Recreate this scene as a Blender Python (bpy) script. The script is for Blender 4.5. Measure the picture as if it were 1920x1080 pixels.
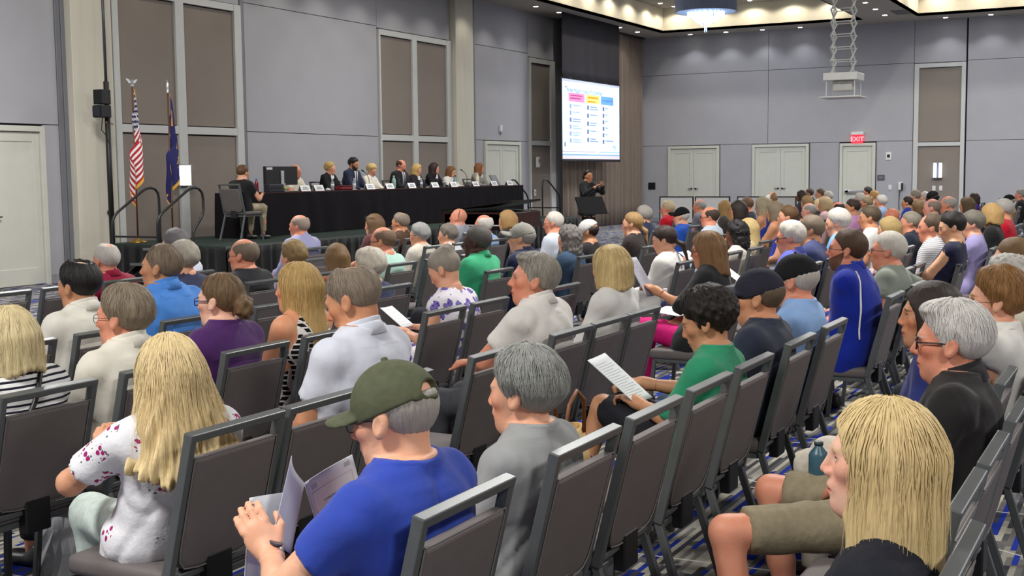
import bpy, bmesh, math, random, time
import numpy as np
from mathutils import Vector, Matrix, Euler
for _o in list(bpy.data.objects): bpy.data.objects.remove(_o)
T0 = time.time()
SC = bpy.context.scene
COL = SC.collection
# ---------------------------------------------------------------- camera
CAM_H = 1.72
def set_camera():
    f, pitch, roll, yaw = 2300.0, math.radians(5.36), math.radians(0.62), math.radians(28.1)
    fw = Vector((math.cos(yaw)*math.cos(pitch), math.sin(yaw)*math.cos(pitch), -math.sin(pitch)))
    r = Vector((math.sin(yaw), -math.cos(yaw), 0)); up = r.cross(fw)
    r2 = r*math.cos(roll) - up*math.sin(roll); u2 = up*math.cos(roll) + r*math.sin(roll)
    cd = bpy.data.cameras.new('camera'); cam = bpy.data.objects.new('camera', cd); COL.objects.link(cam)
    cd.sensor_width = 36.0; cd.lens = 36.0*f/1920.0; cd.clip_start = 0.05; cd.clip_end = 200
    m = Matrix((r2, u2, -fw)).transposed().to_4x4(); m.translation = Vector((0, 0, CAM_H))
    cam.matrix_world = m; SC.camera = cam
set_camera()
# ---------------------------------------------------------------- world, exposure
w = bpy.data.worlds.new('world'); SC.world = w; w.use_nodes = True
w.node_tree.nodes['Background'].inputs[0].default_value = (0.55, 0.58, 0.65, 1)
w.node_tree.nodes['Background'].inputs[1].default_value = 0.05
SC.view_settings.view_transform = 'Standard'; SC.view_settings.look = 'None'
SC.view_settings.exposure = 0.45; SC.view_settings.gamma = 1.0; SC.view_settings.use_curve_mapping = False
SC.cycles.use_denoising = True
SC.cycles.max_bounces = 6; SC.cycles.diffuse_bounces = 3; SC.cycles.glossy_bounces = 2
SC.cycles.transparent_max_bounces = 6; SC.cycles.caustics_reflective = False; SC.cycles.caustics_refractive = False
SC.cycles.sample_clamp_indirect = 4.0
# ---------------------------------------------------------------- ceiling lamps (the lamps the hall has)
CEIL = 6.22; COFFER = 7.0
COFFERS_X = [(28.3, 38.3), (17.0, 27.0), (5.7, 15.7), (-5.6, 4.4)]
COFFERS_Y = [(8.35, 14.75), (0.3, 6.7), (-7.8, -1.4)]
CHAND_POWER, WASH_POWER, COVE_POWER = 260.0, 26.0, 36.0
WARM = (1.0, 0.93, 0.82); COOL = (0.88, 0.93, 1.0)
def spot(name, loc, power, angle=100, blend=0.5, col=WARM, rad=0.05):
    l = bpy.data.lights.new(name, 'SPOT'); l.energy = power; l.spot_size = math.radians(angle); l.spot_blend = blend
    l.color = col; l.shadow_soft_size = rad
    o = bpy.data.objects.new(name, l); COL.objects.link(o); o.location = loc; return o
WASH_A = [(30.2+1.45*k, 15.3) for k in range(-11, 6)]
WASH_B = [(39.1, 14.1-1.22*k) for k in range(0, 4)] + [(39.05, 6.04-1.27*k) for k in range(0, 6)]
BEAM = [(34.36, 7.4), (35.9, 7.45), (37.46, 7.5)]
for x, y in WASH_A: spot('downlight_lamp', (x, y, CEIL-0.03), WASH_POWER, 105, 0.6)
for x, y in WASH_B: spot('downlight_lamp', (x, y, CEIL-0.03), WASH_POWER, 105, 0.6, (0.93, 0.95, 1.0))
for x, y in BEAM: spot('downlight_lamp', (x, y, CEIL-0.03), WASH_POWER, 105, 0.6)
COVE_L = [(37.85, 9.2+1.25*k) for k in range(5)] + [(29.4+1.5*k, 14.3) for k in range(6)] + [(37.85, 1.1+1.25*k) for k in range(5)] + [(31.0+1.5*k, 6.25) for k in range(5)]
for x, y in COVE_L: spot('cove_lamp', (x, y, COFFER-0.04), COVE_POWER, 150, 0.4)
for cx in COFFERS_X:
    for cy in COFFERS_Y:
        l = bpy.data.lights.new('chandelier_lamp', 'AREA'); l.shape = 'DISK'; l.size = 1.5; l.energy = CHAND_POWER*(1.15 if cx[0] > 27 else 0.85 if cx[0] > 16 else 1.4); l.color = (0.95, 0.97, 1.0) if cx[0] > 27 else (1.0, 0.975, 0.945)
        o = bpy.data.objects.new('chandelier_lamp', l); COL.objects.link(o); o.location = ((cx[0]+cx[1])/2, (cy[0]+cy[1])/2, 6.132)
# ================================================================ helpers
def nt(m):
    m.use_nodes = True; return m.node_tree
MATS = {}
def mat(name, col, rough=0.6, metal=0.0, var=0.08, vscale=6.0, bump=0.0, bscale=60.0, emit=None, estr=0.0, spec=0.5, trans=0.0, stretch=None, objcol=False, sheen=0.0):
    if name in MATS: return MATS[name]
    m = bpy.data.materials.new(name); t = nt(m); n = t.nodes; L = t.links; b = n['Principled BSDF']
    b.inputs['Roughness'].default_value = rough; b.inputs['Metallic'].default_value = metal
    b.inputs['Specular IOR Level'].default_value = spec
    if trans: b.inputs['Transmission Weight'].default_value = trans
    if sheen: b.inputs['Sheen Weight'].default_value = sheen
    tc = n.new('ShaderNodeTexCoord'); src = tc.outputs['Object']
    if stretch:
        mp = n.new('ShaderNodeMapping'); mp.inputs['Scale'].default_value = stretch; L.new(src, mp.inputs['Vector']); src = mp.outputs[0]
    nz = n.new('ShaderNodeTexNoise'); nz.inputs['Scale'].default_value = vscale; nz.inputs['Detail'].default_value = 3; L.new(src, nz.inputs['Vector'])
    mr = n.new('ShaderNodeMapRange'); mr.inputs['To Min'].default_value = 1-var; mr.inputs['To Max'].default_value = 1+var
    mr.inputs['From Min'].default_value = 0.3; mr.inputs['From Max'].default_value = 0.7
    L.new(nz.outputs[0], mr.inputs['Value'])
    mx = n.new('ShaderNodeVectorMath'); mx.operation = 'SCALE'; mx.inputs[0].default_value = col[:3]
    if objcol:
        oi = n.new('ShaderNodeObjectInfo'); L.new(oi.outputs['Color'], mx.inputs[0])
    L.new(mr.outputs[0], mx.inputs['Scale']); L.new(mx.outputs[0], b.inputs['Base Color'])
    if bump:
        n2 = n.new('ShaderNodeTexNoise'); n2.inputs['Scale'].default_value = bscale; n2.inputs['Detail'].default_value = 2; L.new(src, n2.inputs['Vector'])
        bp = n.new('ShaderNodeBump'); bp.inputs['Strength'].default_value = bump; bp.inputs['Distance'].default_value = 0.01
        L.new(n2.outputs[0], bp.inputs['Height']); L.new(bp.outputs[0], b.inputs['Normal'])
    if emit is not None:
        b.inputs['Emission Color'].default_value = (*emit, 1); b.inputs['Emission Strength'].default_value = estr
    m.diffuse_color = (*col[:3], 1); MATS[name] = m; return m
def S(r, g, b):   # sRGB 0-255 to linear
    f = lambda c: (c/12.92 if c <= 0.04045 else ((c+0.055)/1.055)**2.4)
    return (f(r/255), f(g/255), f(b/255))

class MB:
    """collects shapes into one mesh"""
    def __init__(s): s.v = []; s.f = []
    def add(s, vs, fs):
        o = len(s.v); s.v += [tuple(map(float, p)) for p in vs]; s.f += [tuple(i+o for i in q) for q in fs]; return s
    def box(s, x0, x1, y0, y1, z0, z1):
        x0, x1 = min(x0, x1), max(x0, x1); y0, y1 = min(y0, y1), max(y0, y1); z0, z1 = min(z0, z1), max(z0, z1)
        return s.add([(x0,y0,z0),(x1,y0,z0),(x1,y1,z0),(x0,y1,z0),(x0,y0,z1),(x1,y0,z1),(x1,y1,z1),(x0,y1,z1)],
                     [(0,3,2,1),(4,5,6,7),(0,1,5,4),(1,2,6,5),(2,3,7,6),(3,0,4,7)])
    def beam(s, a, b, w, h, up=(0,0,1)):
        """rectangular bar from a to b: w across, h along up"""
        a = Vector(a); b = Vector(b); d = (b-a).normalized(); u = Vector(up); sd = d.cross(u)
        if sd.length < 1e-5: sd = d.cross(Vector((1,0,0)))
        sd.normalize(); u = sd.cross(d).normalized(); sd *= w/2; u = u*(h/2)
        vs = [a-sd-u, a+sd-u, a+sd+u, a-sd+u, b-sd-u, b+sd-u, b+sd+u, b-sd+u]
        return s.add(vs, [(0,3,2,1),(4,5,6,7),(0,1,5,4),(1,2,6,5),(2,3,7,6),(3,0,4,7)][::1])
    def tube(s, pts, r, n=8, cap=True):
        pts = [Vector(p) for p in pts]; rs = r if isinstance(r, (list, tuple)) else [r]*len(pts)
        rings = []; d0 = (pts[1]-pts[0]).normalized(); ref = Vector((0,0,1)) if abs(d0.z) < 0.9 else Vector((1,0,0))
        u = d0.cross(ref).normalized()
        o = len(s.v)
        for i, p in enumerate(pts):
            d = (pts[min(i+1, len(pts)-1)]-pts[max(i-1, 0)]).normalized()
            u = (u - d*u.dot(d)); u = u.normalized() if u.length > 1e-6 else d.orthogonal().normalized()
            v = d.cross(u)
            for k in range(n):
                a = 2*math.pi*k/n; s.v.append(tuple(p + (u*math.cos(a)+v*math.sin(a))*rs[i]))
        for i in range(len(pts)-1):
            for k in range(n):
                k2 = (k+1) % n; s.f.append((o+i*n+k, o+i*n+k2, o+(i+1)*n+k2, o+(i+1)*n+k))
        if cap:
            s.f.append(tuple(o+k for k in reversed(range(n)))); e = o+(len(pts)-1)*n; s.f.append(tuple(e+k for k in range(n)))
        return s
    def lathe(s, prof, c=(0,0,0), n=16):
        """prof: list of (r, z)"""
        o = len(s.v)
        for r, z in prof:
            for k in range(n):
                a = 2*math.pi*k/n; s.v.append((c[0]+r*math.cos(a), c[1]+r*math.sin(a), c[2]+z))
        for i in range(len(prof)-1):
            for k in range(n):
                k2 = (k+1) % n; s.f.append((o+i*n+k, o+i*n+k2, o+(i+1)*n+k2, o+(i+1)*n+k))
        s.f.append(tuple(o+k for k in reversed(range(n)))); e = o+(len(prof)-1)*n; s.f.append(tuple(e+k for k in range(n)))
        return s
    def grid(s, P):
        """P[i][j] points -> open sheet"""
        o = len(s.v); ni = len(P); nj = len(P[0])
        for row in P: s.v += [tuple(map(float, p)) for p in row]
        for i in range(ni-1):
            for j in range(nj-1): s.f.append((o+i*nj+j, o+(i+1)*nj+j, o+(i+1)*nj+j+1, o+i*nj+j+1))
        return s
    def prism(s, poly, axis, a, b):
        """poly: 2D outline, extruded along axis from a to b"""
        n = len(poly)
        def P(p, t): return (t, p[0], p[1]) if axis == 'x' else ((p[0], t, p[1]) if axis == 'y' else (p[0], p[1], t))
        vs = [P(p, a) for p in poly]+[P(p, b) for p in poly]
        fs = [tuple(range(n)), tuple(range(2*n-1, n-1, -1))]+[(i, n+i, n+(i+1) % n, (i+1) % n) for i in range(n)]
        return s.add(vs, fs)
    def mesh(s, name, smooth=False, bevel=0.0, seg=2, solid=0.0):
        me = bpy.data.meshes.new(name); me.from_pydata(s.v, [], s.f); me.update()
        if bevel or solid or True:
            bm = bmesh.new(); bm.from_mesh(me)
            bmesh.ops.recalc_face_normals(bm, faces=bm.faces)
            if bevel: bmesh.ops.bevel(bm, geom=[e for e in bm.edges if e.calc_face_angle(0) > 0.5], offset=bevel, segments=seg, affect='EDGES', profile=0.5, clamp_overlap=True)
            if solid: bmesh.ops.solidify(bm, geom=list(bm.faces), thickness=solid)
            bm.to_mesh(me); bm.free()
        if smooth:
            me.polygons.foreach_set('use_smooth', [True]*len(me.polygons))
        return me
    def obj(s, name, m, parent=None, loc=(0,0,0), rot=(0,0,0), **k):
        return link(name, s.mesh(name, **k), m, parent, loc, rot)
def link(name, me, m=None, parent=None, loc=(0,0,0), rot=(0,0,0)):
    o = bpy.data.objects.new(name, me); COL.objects.link(o)
    if m is not None and me is not None and not me.materials: me.materials.append(m)
    o.location = loc; o.rotation_euler = rot
    if parent is not None: o.parent = parent
    return o
def smooth_by_angle(me, ang=0.6):
    me.polygons.foreach_set('use_smooth', [True]*len(me.polygons))
    bm = bmesh.new(); bm.from_mesh(me)
    for e in bm.edges: e.smooth = e.calc_face_angle(0) < ang
    bm.to_mesh(me); bm.free()
def tag(o, label, cat, group=None, kind=None):
    o['label'] = label; o['category'] = cat
    if group: o['group'] = group
    if kind: o['kind'] = kind
    return o
def struct(o): o['kind'] = 'structure'; return o
def thing(name, label, cat, loc=(0,0,0), rz=0.0, group=None):
    o = bpy.data.objects.new(name, None); COL.objects.link(o); o.location = loc; o.rotation_euler = (0,0,rz); o.empty_display_size = 0.1
    return tag(o, label, cat, group)
def copy_tree(o, parent=None):
    c = o.copy(); COL.objects.link(c)
    if parent is not None: c.parent = parent
    for ch in list(o.children): copy_tree(ch, c)
    return c
def text_mesh(txt, size, name='lettering', align='LEFT', extrude=0.0):
    cu = bpy.data.curves.new(name, 'FONT'); cu.body = txt; cu.size = size; cu.align_x = align; cu.extrude = extrude; cu.resolution_u = 2
    o = bpy.data.objects.new(name, cu); COL.objects.link(o)
    dg = bpy.context.evaluated_depsgraph_get(); me = bpy.data.meshes.new_from_object(o.evaluated_get(dg))
    COL.objects.unlink(o); bpy.data.objects.remove(o); return me
def V(*a): return np.array(a, float)
# ================================================================ the room
YA, XB = 16.1, 39.6
X0, Y0 = -8.0, -10.0
m_fab = mat('wall_fabric', S(170,170,175), 0.9, var=0.03, vscale=1.5, bump=0.15, bscale=220, spec=0.2)
m_wall = mat('wall_paint', S(140,140,146), 0.85, var=0.03, spec=0.2)
m_gap = mat('panel_joint', S(40,42,52), 0.9, spec=0.1)
m_taupe = mat('taupe_panel', S(138,129,121), 0.85, var=0.04, vscale=1.0, bump=0.1, bscale=240, spec=0.2)
m_trim = mat('frame_paint', S(196,198,196), 0.5, var=0.02)
m_cream = mat('column_paint', S(208,204,188), 0.7, var=0.04, vscale=1.2, stretch=(6,6,0.6))
m_strip = mat('reveal_metal', S(118,120,126), 0.5, var=0.03)
m_door = mat('door_paint', S(204,205,194), 0.5, var=0.02)
m_ceil = mat('ceiling_paint', S(170,165,155), 0.9, var=0.02, spec=0.1)
m_fascia = mat('fascia_paint', S(220,212,188), 0.9, var=0.02, spec=0.1)
m_black = mat('black_metal', S(22,22,24), 0.45, var=0.1)
m_white = mat('white_plastic', S(225,225,222), 0.4, var=0.02)
m_chrome = mat('chrome', S(200,200,205), 0.2, 1.0, var=0.02)
m_base = mat('baseboard_paint', S(150,150,156), 0.5, var=0.02)
m_lampdisc = mat('lamp_disc', (1,1,1), 0.5, emit=(1.0,0.97,0.93), estr=14.0)
m_lampring = mat('lamp_ring', S(120,118,112), 0.5)

def carpet():
    m = bpy.data.materials.new('carpet'); t = nt(m); n = t.nodes; L = t.links; b = n['Principled BSDF']
    b.inputs['Roughness'].default_value = 0.95; b.inputs['Specular IOR Level'].default_value = 0.1
    tc = n.new('ShaderNodeTexCoord'); sx = n.new('ShaderNodeSeparateXYZ'); L.new(tc.outputs['Object'], sx.inputs[0])
    def math_(op, a, bb=None, c=None):
        q = n.new('ShaderNodeMath'); q.operation = op
        for i, v in enumerate((a, bb, c)):
            if v is None: continue
            if isinstance(v, (int, float)): q.inputs[i].default_value = v
            else: L.new(v, q.inputs[i])
        return q.outputs[0]
    row = math_('FLOOR', math_('DIVIDE', sx.outputs[1], 0.026))
    wn = n.new('ShaderNodeTexWhiteNoise'); wn.noise_dimensions = '1D'; L.new(row, wn.inputs['W'])
    ln = math_('MULTIPLY_ADD', wn.outputs['Value'], 0.25, 0.16)
    xx = math_('MULTIPLY_ADD', wn.outputs['Value'], 7.3, sx.outputs[0])
    colm = math_('FLOOR', math_('DIVIDE', xx, ln))
    cb = n.new('ShaderNodeCombineXYZ'); L.new(row, cb.inputs[0]); L.new(colm, cb.inputs[1])
    w2 = n.new('ShaderNodeTexWhiteNoise'); w2.noise_dimensions = '3D'; L.new(cb.outputs[0], w2.inputs['Vector'])
    # broad patches shift the mix between blue, grey and pale dashes
    big = n.new('ShaderNodeTexNoise'); big.inputs['Scale'].default_value = 0.9; big.inputs['Detail'].default_value = 1; L.new(tc.outputs['Object'], big.inputs['Vector'])
    val = math_('ADD', w2.outputs['Value'], math_('MULTIPLY_ADD', big.outputs[0], 0.5, -0.25))
    cr = n.new('ShaderNodeValToRGB'); cr.color_ramp.interpolation = 'CONSTANT'; e = cr.color_ramp.elements
    e[0].position = 0.0; e[0].color = (*S(30,52,150), 1)
    e[1].position = 0.13; e[1].color = (*S(60,60,64), 1)
    for p, c in ((0.32, S(108,106,104)), (0.52, S(150,148,138)), (0.72, S(84,84,88)), (0.84, S(172,168,154)), (0.96, S(24,40,120))):
        q = e.new(p); q.color = (*c, 1)
    L.new(val, cr.inputs[0])
    # long pale threads crossing at odd angles
    edge = None
    for ang, sp, off in ((93, 1.35, 0.2), (62, 2.3, 0.9), (121, 2.9, 0.4)):
        ca, sa = math.cos(math.radians(ang)), math.sin(math.radians(ang))
        cc = math_('ADD', math_('MULTIPLY', sx.outputs[0], sa/sp), math_('MULTIPLY_ADD', sx.outputs[1], -ca/sp, off))
        hit = math_('LESS_THAN', math_('FRACT', cc), 0.012/sp)
        edge = hit if edge is None else math_('MAXIMUM', edge, hit)
    mx = n.new('ShaderNodeMix'); mx.data_type = 'RGBA'; L.new(edge, mx.inputs['Factor']); L.new(cr.outputs[0], mx.inputs['A']); mx.inputs['B'].default_value = (*S(198,196,186), 1)
    L.new(mx.outputs['Result'], b.inputs['Base Color'])
    nz = n.new('ShaderNodeTexNoise'); nz.inputs['Scale'].default_value = 260; L.new(tc.outputs['Object'], nz.inputs['Vector'])
    bp = n.new('ShaderNodeBump'); bp.inputs['Strength'].default_value = 0.3; bp.inputs['Distance'].default_value = 0.004; L.new(nz.outputs[0], bp.inputs['Height']); L.new(bp.outputs[0], b.inputs['Normal'])
    return m
fl = MB().box(X0, XB, Y0, YA, -0.1, 0).obj('floor', carpet()); struct(fl); fl['label'] = 'striped blue grey and beige carpet'

wall_f = struct(MB().box(X0, XB+0.3, YA+0.05, YA+0.3, 0, COFFER+0.2).obj('wall_front', m_gap))
wall_r = struct(MB().box(XB+0.05, XB+0.3, Y0, YA+0.3, 0, COFFER+0.2).obj('wall_right', m_gap))
struct(MB().box(X0-0.2, X0, Y0, YA, 0, COFFER).obj('wall_left', m_fab))
struct(MB().box(X0, XB, Y0-0.2, Y0, 0, COFFER).obj('wall_back', m_fab))
G = 0.012
def pan_a(x0, x1, z0, z1, m=m_fab, y=YA, name='panel', t=0.06):
    return MB().box(x0+G/2, x1-G/2, y, YA+t, z0+G/2, z1-G/2).obj(name, m, wall_f, bevel=0.004, seg=1)
def pan_b(y0, y1, z0, z1, m=m_fab, x=XB, name='panel'):
    return MB().box(x, XB+0.06, y0+G/2, y1-G/2, z0+G/2, z1-G/2).obj(name, m, wall_r, bevel=0.004, seg=1)
# ---- front wall
for a, b_ in ((-8.0, -2.5), (-2.5, 3.5), (3.5, 9.5), (9.5, 14.42)):
    pan_a(a, b_, 2.58, 5.1); pan_a(a, b_, 5.1, CEIL+0.1)
for a, b_ in ((-8.0, -2.5), (-2.5, 3.5), (3.5, 9.5), (9.5, 11.9), (14.09, 14.42)): pan_a(a, b_, 0.0, 2.58)
def strip(x0, x1, y=YA-0.02): return MB().box(x0, x1, y, YA+0.06, 0, CEIL+0.1).obj('reveal_strip', m_strip, wall_f, bevel=0.006, seg=1)
def column(x0, x1, nm):
    c = struct(MB().box(x0, x1, YA-0.16, YA+0.06, 0, CEIL+0.1).obj(nm, m_cream, bevel=0.008, seg=1)); c['label'] = 'cream painted pilaster on the stage wall'; return c
strip(14.42, 14.52); strip(14.54, 14.62); column(14.62, 15.5, 'trim_1'); strip(15.5, 15.62)
def framed(xs, z_top, z_mid=(2.5, 2.64), z_bot=0.1, wall='a', nm='window_1', thick=0.13, lab=''):
    """framed taupe panels: xs = outer left, pane edges ..., outer right"""
    root = bpy.data.objects.new(nm, None); COL.objects.link(root); struct(root); root['label'] = lab
    def put(n_, u0, u1, z0, z1, d0, d1, m):
        mb = MB()
        if wall == 'a': mb.box(u0, u1, YA-d0, YA+d1, z0, z1)
        else: mb.box(XB-d0, XB+d1, u0, u1, z0, z1)
        return mb.obj(n_, m, root, bevel=0.004, seg=1)
    lo, hi = xs[0], xs[-1]; panes = [(xs[i], xs[i+1]) for i in range(1, len(xs)-1, 2)]
    edges = [lo]+[v for p in panes for v in p]+[hi]
    for i in range(0, len(edges), 2): put('stile', edges[i], edges[i+1], 0, z_top, 0.05, 0.06, m_trim)
    for p in panes:
        put('rail', p[0], p[1], z_top-thick, z_top, 0.045, 0.06, m_trim); put('rail', p[0], p[1], z_mid[0], z_mid[1], 0.045, 0.06, m_trim); put('rail', p[0], p[1], 0, z_bot, 0.045, 0.06, m_trim)
        put('panel', p[0], p[1], z_mid[1]+.02, z_top-thick-.02, 0.0, 0.05, m_taupe); put('panel', p[0], p[1], z_bot, z_mid[0]-.02, 0.0, 0.05, m_taupe)
        put('shadow_gap', p[0], p[1], z_bot, z_top, -0.03, 0.055, m_gap)
    return root
framed([15.63, 15.77, 17.16, 17.38, 18.77, 18.97], 5.02, lab='tall framed taupe wall panels behind the two flags')
pan_a(15.63, 18.97, 5.03, CEIL+0.1); strip(18.98, 19.08)
for z in ((0, 2.59), (2.59, 5.1), (5.1, CEIL+0.1)): pan_a(19.1, 23.71, *z)
framed([23.73, 23.79, 25.14, 25.34, 26.74, 26.93], 5.04, nm='window_2', lab='tall framed taupe wall panels behind the middle of the panel table')
pan_a(23.71, 26.95, 5.06, CEIL+0.1)
column(26.99, 27.87, 'trim_2'); strip(27.88, 28.02); strip(28.06, 28.2)
pan_a(28.2, 31.25, 5.08, CEIL+0.1); pan_a(28.2, 31.25, 2.6, 5.08); pan_a(28.2, 28.62, 0, 2.6); pan_a(30.7, 31.25, 0, 2.6)
framed([31.26, 31.36, 32.62, 32.92], 4.97, nm='window_3', lab='narrow framed taupe wall panel left of the screen curtain')
pan_a(31.25, 32.95, 4.99, CEIL+0.1); pan_a(32.95, XB, 0, CEIL+0.1)
# ---- right wall
ZB1, ZB2 = 2.55, 4.96
for a, b_ in ((7.02, 11.6), (11.6, 16.09)): pan_b(a, b_, ZB2, CEIL+0.1); pan_b(a, b_, ZB1+0.03, ZB2)
for a, b_ in ((15.07, 16.09), (12.13, 13.22), (9.27, 10.22), (7.02, 8.12)): pan_b(a, b_, 0, ZB1+.03)
pan_b(5.5, 7.02, 4.94, CEIL+0.1)
for a, b_ in ((0.9, 5.46), (-3.7, 0.9), (-10, -3.7)):
    for z in ((0, ZB1), (ZB1, ZB2), (ZB2, CEIL+0.1)): pan_b(a, b_, *z)
framed([5.5, 5.62, 6.86, 7.0], 4.92, z_mid=(2.4, 2.52), wall='b', nm='window_4', lab='tall framed taupe wall panel with a lit sconce on the far wall')
# ---- doors
def door(nm, u0, u1, z1, wall, leaves, recess=0.0, lab='', handles=True, bar=False):
    root = bpy.data.objects.new(nm, None); COL.objects.link(root); struct(root); root['label'] = lab
    def put(n_, a, b_, z0, zz, d0, d1, m, par=root, bev=0.004):
        mb = MB()
        if wall == 'a': mb.box(a, b_, YA-d0, YA-d1, z0, zz)
        else: mb.box(XB-d0, XB-d1, a, b_, z0, zz)
        return mb.obj(n_, m, par, bevel=bev, seg=1)
    fw = 0.09
    put('door_frame', u0, u0+fw, 0, z1, 0.06, -0.05, m_door); put('door_frame', u1-fw, u1, 0, z1, 0.06, -0.05, m_door); put('door_frame', u0+fw, u1-fw, z1-fw, z1, 0.06, -0.05, m_door)
    a, b_ = u0+fw, u1-fw; w_ = (b_-a)/leaves
    for i in range(leaves):
        l0, l1 = a+i*w_+0.004, a+(i+1)*w_-0.004
        lf = put('door_leaf', l0, l1, 0.01, z1-fw-0.006, 0.0-recess, -0.045-recess, m_door)
        r = 0.13    # raised stiles and rails round a sunk field
        for q in ((l0, l0+r, 0.01, z1-fw-.01), (l1-r, l1, 0.01, z1-fw-.01)): put('stile', *q, 0.014-recess, -0.005-recess, m_door, lf)
        for q in ((l0+r, l1-r, z1-fw-.16, z1-fw-.01), (l0+r, l1-r, 0.01, 0.28)): put('rail', *q, 0.014-recess, -0.005-recess, m_door, lf)
        if handles and not bar:
            hx = l1-0.06 if (leaves == 2 and i == 0) else l0+0.06
            hm = MB()
            if wall == 'b':
                hm.lathe([(0.032,0),(0.032,0.012),(0.012,0.014),(0.012,0.05)], n=10); hm.v = [(XB-0.014-z, hx+x, 1.12+y) for x, y, z in hm.v]
                s_ = -1 if i == 0 else 1
                hm.beam((XB-0.06, hx, 1.12), (XB-0.06, hx+s_*0.12, 1.12), 0.02, 0.02)
            else:
                hm.lathe([(0.032,0),(0.032,0.012),(0.012,0.014),(0.012,0.05)], n=10); hm.v = [(hx+x, YA-0.014-z, 1.12+y) for x, y, z in hm.v]
                hm.beam((hx, YA-0.06, 1.12), (hx+0.12, YA-0.06, 1.12), 0.02, 0.02)
            hm.obj('door_handle', m_black, lf)
        if bar:
            MB().box(XB+recess-0.10, XB+recess-0.05, l0+0.1, l1-0.1, 0.98, 1.06).box(XB+recess-.1, XB+recess+.01, l0+.1, l0+.2, .97, 1.07).box(XB+recess-.1, XB+recess+.01, l1-.2, l1-.1, .97, 1.07).obj('push_bar', m_chrome, lf, bevel=0.006)
    return root
door('door_1', 11.9, 14.08, 2.55, 'a', 2, lab='cream panelled double door at the left end of the stage wall')
door('door_2', 28.64, 30.68, 2.58, 'a', 2, lab='cream panelled double door behind the right end of the panel table')
door('door_3', 13.24, 15.05, 2.56, 'b', 2, lab='cream double door nearest the room corner')
door('door_4', 10.24, 12.11, 2.56, 'b', 2, lab='cream double door between the corner doors and the exit')
door('door_5', 8.14, 9.25, 2.54, 'b', 1, recess=0.0, lab='cream single door with a push bar under the exit sign', bar=True)
# ---- skirting
for i, (a, b_) in enumerate(((-8, 11.9), (14.08, 14.42), (19.1, 23.7), (28.2, 28.64), (30.68, 31.25))):
    o = struct(MB().box(a, b_, YA-0.02, YA, 0, 0.15).obj('baseboard_front', m_base, bevel=0.004, seg=1))
for a, b_ in ((15.06, 16.08), (12.12, 13.22), (9.26, 10.22), (7.02, 8.13), (-10, 5.48)):
    o = struct(MB().box(XB-0.02, XB, a, b_, 0, 0.15).obj('baseboard_right', m_base, bevel=0.004, seg=1))
# ---- ceiling: soffit grid with deep coffers
cl = MB(); fa = MB()
xe = [X0]+[v for c in sorted(COFFERS_X) for v in c]+[XB+0.1]; ye = [Y0]+[v for c in sorted(COFFERS_Y) for v in c]+[YA+0.1]
for i in range(len(xe)-1):
    for j in range(len(ye)-1):
        if i % 2 == 1 and j % 2 == 1:
            cl.box(xe[i]-.1, xe[i+1]+.1, ye[j]-.1, ye[j+1]+.1, COFFER, COFFER+0.1)
            x0, x1, y0, y1 = xe[i], xe[i+1], ye[j], ye[j+1]
            fa.box(x0-.05, x0, y0, y1, CEIL, COFFER).box(x1, x1+.05, y0, y1, CEIL, COFFER).box(x0, x1, y0-.05, y0, CEIL, COFFER).box(x0, x1, y1, y1+.05, CEIL, COFFER)
        else: cl.box(xe[i]+(.05 if i%2==0 else 0)*0, xe[i+1], ye[j], ye[j+1], CEIL, CEIL+0.08)
ceil_o = struct(cl.obj('ceiling', m_ceil)); fas = fa.obj('coffer_fascia', m_fascia, ceil_o); fas['label'] = 'cream coffer sides lit by small lamps'
# ---- recessed downlights
dl_ring = MB().lathe([(0.075,0),(0.105,0),(0.11,-0.006),(0.075,-0.012)], n=14).mesh('ring'); dl_ring.materials.append(m_lampring)
dl_disc = MB().lathe([(0.074,-0.010),(0.06,-0.018),(0.02,-0.02)], n=14).mesh('lens'); dl_disc.materials.append(m_lampdisc)
def downlight(x, y, z, label, group):
    t = thing('downlight', label, 'ceiling light', (x, y, z), 0, group); link('trim_ring', dl_ring, None, t); link('lens', dl_disc, None, t)
ORD = ['first', 'second', 'third', 'fourth', 'fifth', 'sixth', 'seventh', 'eighth', 'ninth', 'tenth']
for k, (x, y) in enumerate([q for q in WASH_A if q[0] > 29]): downlight(x, y, CEIL, 'small lit downlight in the soffit above the stage wall, %s from left' % ORD[k], 'downlights above the stage wall')
for k, (x, y) in enumerate([q for q in WASH_B if q[1] > 3]): downlight(x, y, CEIL, 'small lit downlight in the soffit along the far wall, %s from the corner' % ORD[k], 'downlights along the far wall')
for k, (x, y) in enumerate(BEAM): downlight(x, y, CEIL, 'small lit downlight in the flat ceiling beam, %s from the camera' % ORD[k], 'downlights in the ceiling beam')
for k, (x, y) in enumerate(COVE_L):
    run, j = (('far edge of the chandelier coffer', k) if k < 5 else ('stage side of the chandelier coffer', k-5) if k < 11 else ('far edge of the right coffer', k-11) if k < 16 else ('beam side of the right coffer', k-16))
    downlight(x, y, COFFER, 'small round downlight at the %s, %s of its row' % (run, ORD[j]), 'downlights inside the coffers')
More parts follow.
